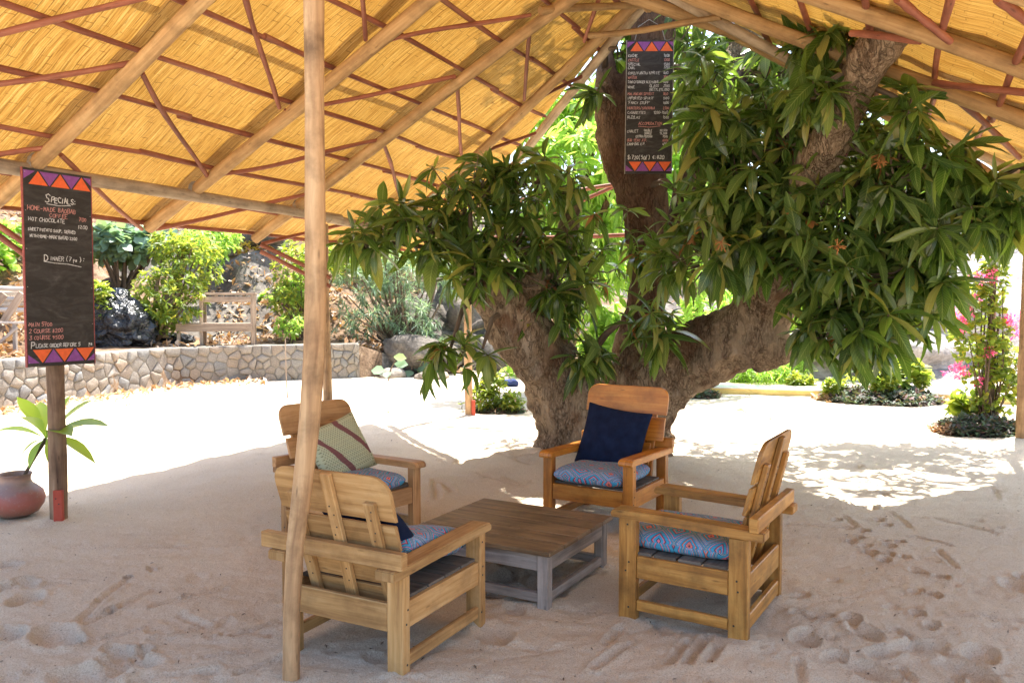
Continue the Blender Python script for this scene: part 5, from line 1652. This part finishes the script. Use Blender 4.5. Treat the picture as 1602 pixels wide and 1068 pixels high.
for k, (px, py, dY, tm, w_) in enumerate(((2, 648, -.05, 1, .8), (36, 618, .0, 0, 1.05), (46, 628, -.2, 1, 1.1), (27, 690, -.1, 2, .9), (36, 705, -.2, 2, 1.0), (128, 618, .0, 0, 1.0), (140, 628, -.12, 1, .95), (145, 650, .1, 0, .8),
                                      (134, 672, -.1, 2, .9), (112, 688, .12, 2, .7), (98, 618, .1, 0, .9), (62, 622, .2, 0, .8), (84, 700, -.25, 2, .9), (95, 640, -.3, 1, 1.0))):
    tip = at(px, py, PZ + .05 + dY)
    d = tip - head
    o = bpy.data.objects.new('leaf', fl[tm]); COL.objects.link(o); o.parent = t
    o.matrix_local = Matrix.Translation(-pb) @ leaf_mat(head, d, (0, -.2, 1), d.length * 1.08, w_)

# ------------------------------------------------------------------ things on the terrace behind the wall
t = empty('wooden_stand', at(358, 540, 17.3)); o0 = Vector(t.location); o0.z = hz(o0.x, o0.y) - .02; t.location = o0
t.rotation_euler.z = R(12)
tag(t, 'open rough wooden stand with square frame on the terrace among dry leaves', 'stand')
def bb(par, name, c, s, m_, rot=None):
    g = Geo(); g.box(c, s, rot, .006); return g.build(name, m_, par)
for x in (-.52, .52):
    for y in (-.22, .24):
        bb(t, 'leg', (x, y, .55), (.07, .06, 1.14), M['stand_wood'])
bb(t, 'top_board', (0, -.22, 1.14), (1.2, .08, .05), M['stand_wood'])
bb(t, 'top_board', (0, .24, 1.145), (1.16, .08, .05), M['stand_wood'])
bb(t, 'top_rail', (0, -.262, 1.02), (1.0, .025, .12), M['stand_wood'])
bb(t, 'shelf', (-.25, -.262, .42), (1.55, .03, .17), M['stand_wood'])
bb(t, 'shelf', (-.25, .0, .5), (1.5, .4, .03), M['stand_wood'])
bb(t, 'leg', (-.98, -.22, .22), (.07, .06, .5), M['stand_wood'])
t = empty('plank_rack', at(16, 570, 13.6)); o0 = Vector(t.location); o0.z = hz(o0.x, o0.y) - .02; t.location = o0
tag(t, 'rough trestle rack with leaning boards at the far left behind the wall', 'rack')
for x in (-.5, .22):
    bb(t, 'leg', (x, -.2, .3), (.06, .05, .62), M['grey_wood']); bb(t, 'leg', (x, .3, .3), (.06, .05, .62), M['grey_wood'])
bb(t, 'rack_rail', (-.1, -.2, .62), (1.3, .06, .04), M['bleached_pole'])
bb(t, 'cross_brace', (.0, -.24, .3), (.05, .03, .75), M['grey_wood'], Matrix.Rotation(R(50), 3, 'Y'))
for k, (x, a) in enumerate(((-.18, 38), (.1, 34))):
    bb(t, 'leaning_board', (x, -.12 + .06 * k, .86), (.13, .03, .62), M['stand_wood'], Matrix.Rotation(R(a), 3, 'Y'))
rgp = random.Random(8)
for k, nm_ in enumerate(('lowest', 'second lowest', 'middle', 'second highest', 'topmost')):
    b0 = at(-30, 484 - 8.5 * k, 14.6 + .1 * (k % 2))
    d = Vector((1.25, .25, rgp.uniform(-.03, .04)))
    o = pole('wooden_pole', Vector((0, 0, 0)), d, .05, .045, M['bleached_pole'], None, .01, seed=k)
    o.location = b0
    tag(o, nm_ + ' bleached pole in the stack behind the rack at far left', 'pole', 'stack of bleached poles')
# pole stack rests on a stump so that it does not float
g = Geo(); b0 = at(-12, 520, 14.9); zb_ = hz(b0.x, b0.y)
hgt = at(-12, 489, 14.9).z - zb_
o = pole('tree_stump', Vector((0, 0, -.1)), Vector((0, 0, max(.2, hgt))), .3, .26, M['twig'], None, .0, 4, 12, 3); o.location = (b0.x, b0.y, zb_)
tag(o, 'stump carrying the stack of bleached poles', 'stump')

def rock(name, label, cat, c, rad, m_, seed, sharp=.35, sub=4, group=None):
    bm = bmesh.new(); bmesh.ops.create_icosphere(bm, subdivisions=sub, radius=1)
    for v in bm.verts:
        p = v.co.copy(); q_ = p * 1.3 + Vector((seed * 3.1, seed * 1.7, seed))
        f = float(fbm(np.array([q_.x + q_.z * .6]), np.array([q_.y - q_.z * .8]), .9, 4, seed)[0]) * sharp * 2
        f += abs(float(fbm(np.array([q_.x - q_.y]), np.array([q_.z * 1.4]), 2.2, 3, seed + 5)[0])) * -sharp
        if m_ is M['tarp']: f = f * .6 + abs(float(vnoise(np.array([p.x * 4 + p.z * 3 + seed]), np.array([p.y * 4 - p.z * 3]))[0])) * .3 - abs(float(vnoise(np.array([p.x * 9 - p.z * 7]), np.array([p.y * 8 + p.z * 5 + seed]))[0])) * .16
        v.co = Vector((p.x * rad[0], p.y * rad[1], p.z * rad[2])) * (1 + f)
    me = bpy.data.meshes.new(name); bm.to_mesh(me); bm.free()
    o = link(name, me, m_, None, smooth=True)
    o.location = c
    tag(o, label, cat, group)
    return o
def onhill(px, py, Y, up=0):
    p = at(px, py, Y); p.z = hz(p.x, p.y) + up; return p
rock('plastic_sheet', 'crumpled black plastic sheet heaped over a pile beside the bright shrub', 'plastic sheet', onhill(170, 520, 16.3, .35), (.95, .6, .72), M['tarp'], 4, .30, 5)
rock('plastic_sheet', 'small scrap of black plastic sheet on the leaves right of the shrub trunk', 'plastic sheet', onhill(273, 530, 17.4, .03), (.45, .3, .14), M['tarp'], 9, .5, 4)
rock('boulder', 'dark shaded boulder behind the far post with the red foot', 'rock', onhill(722, 500, 20.5, .5), (1.9, 1.2, 1.7), M['dark_rock'], 12, .8)
rock('boulder', 'dark sloping rock at the end of the stone wall', 'rock', Vector((at(655, 560, 18.9).x, 18.9, .45)), (1.15, .7, .55), M['dark_rock'], 15)
rock('boulder', 'grey outcrop high on the slope above the wooden stand', 'rock', onhill(385, 410, 22.5, .3), (1.6, 1.1, 1.0), M['dark_rock'], 18)
rock('boulder', 'pale small stone lying on the sand right of the wall end', 'rock', gp(612, 590) + Vector((0, 0, .05)), (.33, .25, .2), M['stone'], 22, .2, 3)
rock('boulder', 'flat pale stone on the sand below the big teal leaves at right', 'rock', gp(672, 592) + Vector((0, 0, .03)), (.45, .3, .15), M['stone'], 25, .2, 3)
rock('boulder', 'brown weathered rock behind the planting bed with the croton', 'rock', Vector((at(1330, 590, 18).x, 18.2, .4)), (2.3, 1.1, .75), M['granite'], 31)
rock('boulder', 'stained rocky ledge between croton and bougainvillea', 'rock', Vector((at(1460, 560, 19.5).x, 19.5, .9)), (1.6, 1.3, 1.2), M['granite'], 35)
rock('bundle', 'small dark blue cloth bundle on the sand behind the tree trunk', 'cloth bundle', gp(795, 604) + Vector((0, 0, .05)), (.26, .18, .13), M['blue_cloth'], 41, .3, 3)

# thin stick, seedlings, single fallen leaves
b0 = gp(450, 622)
o = pole('thin_stick', Vector((0, 0, -.05)), Vector((-.03, 0, 1.05)), .014, .010, M['stand_wood'], None, .012, 8, 6, 2); o.location = b0
tag(o, 'thin upright stick standing in the bright sand behind the brown armchair', 'stick')
rg = random.Random(44)
for (px, py, s_, lab) in ((340, 628, .12, 'tiny green seedling alone on the bright sand before the wall'), (431, 622, .07, 'tiniest seedling beside the thin stick'), (722, 640, .1, 'small green sprout left of the far post with the red foot')):
    t = empty('seedling', gp(px, py)); tag(t, lab, 'seedling')
    g = Geo(); g.tube([(0, 0, -.02), (.01, 0, s_ * .6), (.0, .01, s_)], [.006, .005, .003], 5); g.build('stem', M['twig'], t)
    it = whorl((0, 0, s_), (0, 0, 1), 6, s_ * 1.1, rg, 2, .3, 50, 90)
    for m_, k in it:
        o = bpy.data.objects.new('leaf', None)
        bpy.data.objects.remove(o)
        V_, F_, UV_ = SMALL[k]
        o = link('leaf', np_mesh('seedling_leaf', V_, F_, UV_), M['shrub_leaf'], t); o.matrix_local = m_
for (px, py, L, lab, a) in ((1152, 645, .2, 'curled yellow brown leaf lying on the bright sand right of the tree', .1), (1201, 657, .13, 'small brown leaf on the bright sand nearest the right armchair', .8), (604, 647, .1, 'brown leaf lying on the bright sand beside the wall, left of the far post', .4)):
    V_, F_, UV_ = DRY[1]
    o = link('fallen_leaf', np_mesh('fallen_leaf', V_, F_, UV_), M['yellow_leaf'] if L > .15 else M['dead_leaf'])
    p = gp(px, py); p.z = ground_z(p.x, p.y) + .03
    o.matrix_world = leaf_mat(p, (math.cos(a), math.sin(a), .05), (0, -.4, 1), L, 1.3)
    tag(o, lab, 'leaf')

# ------------------------------------------------------------------ shrubs on the slope
rg = random.Random(77)
def B(px, py, Y, rx, rz, ry=None):
    k = Y / 1246
    return (at(px, py, Y), (rx * k, (ry or rx * .8) * k, rz * k))
bush('shrub', 'rounded bright yellow green shrub on a short trunk beside the black plastic', 'shrub', onhill(236, 545, 16.9), [B(262, 465, 16.9, 62, 52), B(300, 410, 17.4, 50, 50), B(240, 500, 16.8, 38, 28), B(268, 385, 17.6, 40, 26)], 560, .16, SMALL, M['shrub_leaf'], rg, 8, 6, .2, None, .06)
bush('shrub', 'leafy green shrub above the bright one under the edge of the roof', 'shrub', onhill(318, 470, 19.5), [B(318, 385, 19.5, 45, 34), B(345, 372, 20, 35, 25)], 240, .17, SMALL, M['bright_leaf'], rg, 8, 4, .2, None, .04)
bush('shrub', 'shrub with round blue green leaves just right of the left chalkboard', 'shrub', onhill(190, 440, 19.0), [B(195, 385, 19, 62, 30), B(170, 372, 18.4, 40, 26), B(238, 378, 19.2, 35, 25)], 190, .27, ROUND, M['teal_leaf'], rg, 7, 5, .2, None, .05)
bush('shrub', 'pale green plant squeezed between left chalkboard and black plastic', 'shrub', onhill(152, 520, 15.9), [B(153, 470, 15.9, 22, 28)], 60, .2, SMALL, M['shrub_leaf'], rg, 8, 2, .1, None, .03)
bush('shrub', 'green bush behind the chalkboard at the far left under the roof edge', 'shrub', onhill(20, 420, 18.0), [B(20, 372, 18, 60, 30), B(-40, 400, 17, 60, 40)], 160, .22, ROUND, M['bright_leaf'], rg, 7, 3, .2, None, .04)
bush('shrub', 'tall loose yellow green shrub partly behind the leaning post', 'shrub', onhill(470, 520, 18.6), [B(462, 425, 18.6, 40, 58), B(450, 470, 18.4, 34, 40), B(520, 400, 19.3, 50, 35)], 330, .17, SMALL, M['shrub_leaf'], rg, 7, 5, .25, None, .04)
bush('shrub', 'small seedling shrub just above the wall behind the thin stick', 'shrub', onhill(455, 536, 18.0), [B(455, 510, 17.9, 26, 20)], 55, .13, SMALL, M['bright_leaf'], rg, 7, 2, .1, None, .02)
bush('shrub', 'low broad leaved green shrub on the slope right of the stand', 'shrub', onhill(436, 480, 20.4), [B(440, 470, 20.4, 36, 20), B(470, 455, 20.4, 30, 25)], 100, .2, ROUND, M['bright_leaf'], rg, 7, 3, .1, None, .03)
bush('shrub', 'small shrub with yellow leaves high on the slope by the pair of red braces', 'shrub', onhill(390, 420, 21.5), [B(395, 388, 21.5, 26, 18)], 70, .17, SMALL, M['yellow_leaf'], rg, 7, 2, .2, None, .02)
bush('shrub', 'sprawling grey green shrub with tufts of narrow leaves beyond the end of the wall', 'shrub', onhill(640, 545, 19.3),
     [B(560, 445, 19.3, 48, 30), B(560, 500, 18.9, 45, 28), B(620, 440, 19.6, 45, 42), B(640, 500, 19.2, 50, 40), B(690, 430, 19.8, 40, 34), B(600, 400, 20, 60, 25), B(670, 535, 18.9, 36, 18)], 300, .25, NARROW, M['grey_leaf'], rg, 26, 5, .25, None, .05, None, 20, 100)
bush('shrub', 'green undergrowth on the slope behind the grey green shrub', 'shrub', onhill(600, 400, 24), [B(540, 400, 24, 90, 30), B(650, 380, 24.5, 90, 40), B(700, 350, 25, 60, 50)], 420, .22, SMALL, M['bright_leaf'], rg, 8, 4, .2, None, .04)
for (px, py, Y, L, n, lab) in ((590, 588, 16.2, .42, 9, 'low plant with big teal leaves on the sand at the end of the wall'), (641, 588, 15.9, .36, 7, 'second low teal leaved plant on the sand, nearer the far post'), (672, 560, 16.6, .3, 4, 'sprig of round leaves above the low teal plants')):
    b0 = gp(px, py); t = empty('ground_plant', b0 if py > 570 else Vector((b0.x, Y, .1))); tag(t, lab, 'plant')
    g = Geo(); g.tube([(0, 0, -.05), (.05, 0, .2), (.15, 0, .4)], [.02, .016, .01], 6); g.build('stem', M['twig'], t)
    for k in range(n):
        a = rg.uniform(0, 6.28); r_ = rg.uniform(.05, .35)
        V_, F_, UV_ = ROUND[k % 2]
        o = link('leaf', np_mesh('broad_leaf', V_, F_, UV_), M['teal_leaf'], t)
        o.matrix_local = leaf_mat((math.cos(a) * r_, math.sin(a) * r_ * .6, .12 + .38 * rg.random()), (math.cos(a), math.sin(a) - .2, rg.uniform(-.6, .3)), (rg.uniform(-.5, .5), -.9, .7), L * rg.uniform(.8, 1.1), 1.0)

# ------------------------------------------------------------------ planting beds on the sand
def cover(label, px, py, rx, ry, n, H=.16, L=.085, m_='cover_leaf', yl=0):
    c = gp(px, py); k = c.y / 1246
    RX = rx * k; RY = ry
    it = []; it2 = []
    for i in range(n):
        a = rg.uniform(0, 6.283); r_ = math.sqrt(rg.random())
        x, y = math.cos(a) * r_ * RX, math.sin(a) * r_ * RY
        hgt = H * (1 - r_ ** 3) * rg.uniform(.35, 1.1) + .02
        w_ = whorl((x, y, hgt), (rg.uniform(-.5, .5), rg.uniform(-.6, .3), 1), 5, L * rg.uniform(.8, 1.3), rg, 2, .1, 40, 95)
        (it2 if (x / RX < -.82 or x / RX > .86 or rg.random() < .03) and yl else it).extend(w_)
    t = empty('planting_bed', c); tag(t, label, 'planting bed')
    o = link('ground_cover', leaves_mesh('ground_cover', it, SMALL), M[m_], t); o['kind'] = 'stuff'
    if it2:
        o = link('red_and_yellow_cover', leaves_mesh('red_and_yellow_cover', it2, SMALL), M['dry_leaf'], t); o['kind'] = 'stuff'
    g = Geo()
    rows = [[(math.cos(2 * math.pi * j / 28) * RX * f, math.sin(2 * math.pi * j / 28) * RY * f, z + .012 * math.sin(j * 2.3)) for j in range(28)] for f, z in ((1.05, -.04), (.9, .03), (.4, .07))]
    g.grid(rows, [0, .3, .6], [j / 28 for j in range(29)], closed=True); g.build('soil', M['soil'], t, smooth=True)
    return c
cover('long bed of dark purple green ground cover below the yellow croton, centre right', 1375, 626, 100, .75, 900, .2, .1, yl=1)
cover('bed of dark ground cover round the foot of the bougainvillea', 1535, 676, 72, .5, 700, .18, .09, yl=1)
cover('small reddish bed at the foot of the low bush just right of the far post', 778, 644, 46, .35, 260, .08, .07, yl=1)
cover('small reddish bed beyond the tree at the left end of the yellow kerb', 1092, 619, 34, .45, 260, .12, .09, yl=1)
bush('bush', 'low lime green bush right behind the far post with the red foot', 'bush', gp(778, 640), [B(760, 622, 12, 26, 20), B(800, 628, 12, 22, 12), B(770, 600, 12.1, 22, 20)], 150, .13, SMALL, M['shrub_leaf'], rg, 7, 4, .1, None, .015, (M['flower'], SMALL, 6, .035, 'red_flowers'))
bush('croton', 'upright yellow green croton in the middle of the long dark bed', 'shrub', gp(1387, 620), [B(1387, 590, 13.4, 22, 22), B(1375, 600, 13.3, 14, 12), B(1442, 596, 13.6, 7, 18), B(1300, 606, 13.6, 16, 12)], 210, .13, SMALL, M['shrub_leaf'], rg, 8, 4, .0, None, .012, None, 20, 70)
bush('shrub', 'pale broad leaved plant beside the yellow croton', 'plant', gp(1423, 620), [B(1418, 585, 13.8, 26, 18)], 26, .26, ROUND, M['shrub_leaf'], rg, 6, 3, .1, None, .015, None, 20, 80)
bush('shrub', 'thin leafless stemmed plant with pale tips left of the croton', 'plant', gp(1330, 615), [B(1325, 598, 13.8, 30, 14)], 22, .14, SMALL, M['shrub_leaf'], rg, 6, 6, .1, None, .012)
bush('shrub', 'leafy stems rising from the small reddish bed beyond the tree', 'plant', gp(1085, 615), [B(1080, 595, 14, 20, 20)], 40, .15, SMALL, M['bright_leaf'], rg, 6, 3, .1, None, .012)
# bougainvillea climbing a post
bc = gp(1545, 668)
t = bush('bougainvillea', 'tall column of bougainvillea with magenta flowers climbing a stake at right', 'bougainvillea', bc,
     [B(1550, 600, 10.5, 44, 62), B(1530, 520, 10.5, 52, 50), B(1545, 450, 10.5, 40, 45), B(1575, 570, 10.5, 36, 40), B(1555, 410, 10.5, 26, 25)], 420, .085, ROUND, M['shrub_leaf'], rg, 7, 5, .2, None, .02)
g = Geo(); g.tube([(0, 0, -.1), (.03, 0, 1.0), (.02, 0, 2.2)], [.05, .045, .035], 8, wob=.1); g.build('stake', M['stand_wood'], t, smooth=True)
it = []
for (px, py, r_, n) in ((1490, 492, 20, 50), (1505, 510, 14, 24), (1552, 432, 14, 22), (1582, 497, 17, 34), (1502, 578, 15, 34), (1545, 548, 13, 20), (1590, 522, 10, 14), (1485, 582, 10, 8), (1560, 400, 10, 12), (1520, 478, 18, 20), (1528, 432, 14, 12), (1600, 570, 10, 10), (1598, 610, 8, 8), (1532, 598, 10, 8)):
    for i in range(n):
        q_ = in_ball(rg, 0); k = 10.35 / 1246
        p = at(px, py, 10.35) + Vector((q_.x * r_ * k, q_.y * .15, q_.z * r_ * k)) - bc
        it += whorl(p, q_, 4, .062, rg, 2, 0, 40, 80)
o = link('flowers', leaves_mesh('flowers', it, SMALL), M['flower'], t); o['kind'] = 'stuff'
bush('shrub', 'large leaved light green plant at the left foot of the bougainvillea', 'plant', gp(1512, 662), [B(1512, 628, 10.8, 20, 22)], 22, .22, ROUND, M['shrub_leaf'], rg, 6, 3, .2, None, .015, None, 20, 80)

# ------------------------------------------------------------------ sunlit trees and shrubs beyond the mango
def far_tree(label, base, lobes, n, L, temps, m_, per, tr, group=None, droop=.5):
    t = empty('tree', base); tag(t, label, 'tree', group)
    b0 = Vector(base); it = []; g = Geo()
    for c, r in lobes:
        cc = c - b0
        g.tube([(0, 0, -.2), (cc.x * .1, cc.y * .1, cc.z * .3), (cc.x * .45, cc.y * .45, cc.z * .6), (cc.x * .8, cc.y * .8, cc.z * .9), tuple(cc)], [tr, tr * .8, tr * .5, tr * .3, tr * .15], 8, wob=.1)
        for i in range(n):
            q_ = in_ball(rg, .3)
            it += whorl(cc + Vector((q_.x * r[0], q_.y * r[1], q_.z * r[2])), q_ + Vector((0, 0, .3)), per, L, rg, len(temps), droop)
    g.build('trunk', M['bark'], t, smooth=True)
    o = link('crown', leaves_mesh('crown', it, temps), m_, t); o['kind'] = 'stuff'
    return t
far_tree('sunlit mango tree with bright hanging leaves seen left of the main trunk', Vector((1.0, 15.5, 0)),
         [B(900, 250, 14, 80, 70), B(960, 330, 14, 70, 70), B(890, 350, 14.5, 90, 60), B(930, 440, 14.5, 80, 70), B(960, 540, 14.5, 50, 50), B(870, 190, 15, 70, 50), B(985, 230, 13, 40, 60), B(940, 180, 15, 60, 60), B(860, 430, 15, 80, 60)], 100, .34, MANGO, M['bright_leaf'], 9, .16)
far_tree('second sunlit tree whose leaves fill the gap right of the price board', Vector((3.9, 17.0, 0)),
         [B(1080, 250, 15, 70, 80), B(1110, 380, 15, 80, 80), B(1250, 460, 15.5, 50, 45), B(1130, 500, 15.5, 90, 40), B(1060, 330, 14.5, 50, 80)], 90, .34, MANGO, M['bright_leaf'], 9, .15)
far_tree('leafy tree half hidden behind crown and roof at upper right', Vector((8.2, 19.5, .6)), [B(1350, 300, 17, 80, 60), B(1420, 380, 17, 60, 40)], 26, .36, MANGO, M['bright_leaf'], 9, .14)
bush('shrub', 'feathery light green shrub beyond the kerb under the heavy limb', 'shrub', Vector((at(1195, 610, 17).x, 17, -.1)), [B(1195, 585, 17, 50, 26), B(1235, 560, 17.5, 40, 36), B(1150, 580, 17.3, 40, 22)], 190, .3, NARROW, M['bright_leaf'], rg, 16, 4, .1, None, .03)
bush('shrub', 'rounded pale green shrub beyond the kerb right of the feathery one', 'shrub', Vector((at(1250, 612, 16.4).x, 16.4, -.1)), [B(1253, 596, 16.4, 24, 13)], 90, .14, SMALL, M['shrub_leaf'], rg, 8, 3, .0, None, .03)
bush('shrub', 'shrubs in leaf behind the trunk fork filling the gap above the sand', 'shrub', Vector((at(960, 600, 18).x, 18, 0)), [B(940, 560, 18, 90, 40), B(1080, 570, 19, 60, 30), B(850, 560, 18.5, 70, 40)], 320, .3, SMALL, M['bright_leaf'], rg, 8, 4, .1, None, .03)
bush('shrub', 'dry looking thin shrub in front of the rock behind the croton', 'shrub', Vector((at(1405, 590, 16.5).x, 16.5, 0)), [B(1380, 572, 16.5, 50, 18), B(1405, 560, 16.5, 20, 25)], 60, .16, NARROW, M['grey_leaf'], rg, 10, 7, .0, None, .035)
print('objects', len(bpy.data.objects))
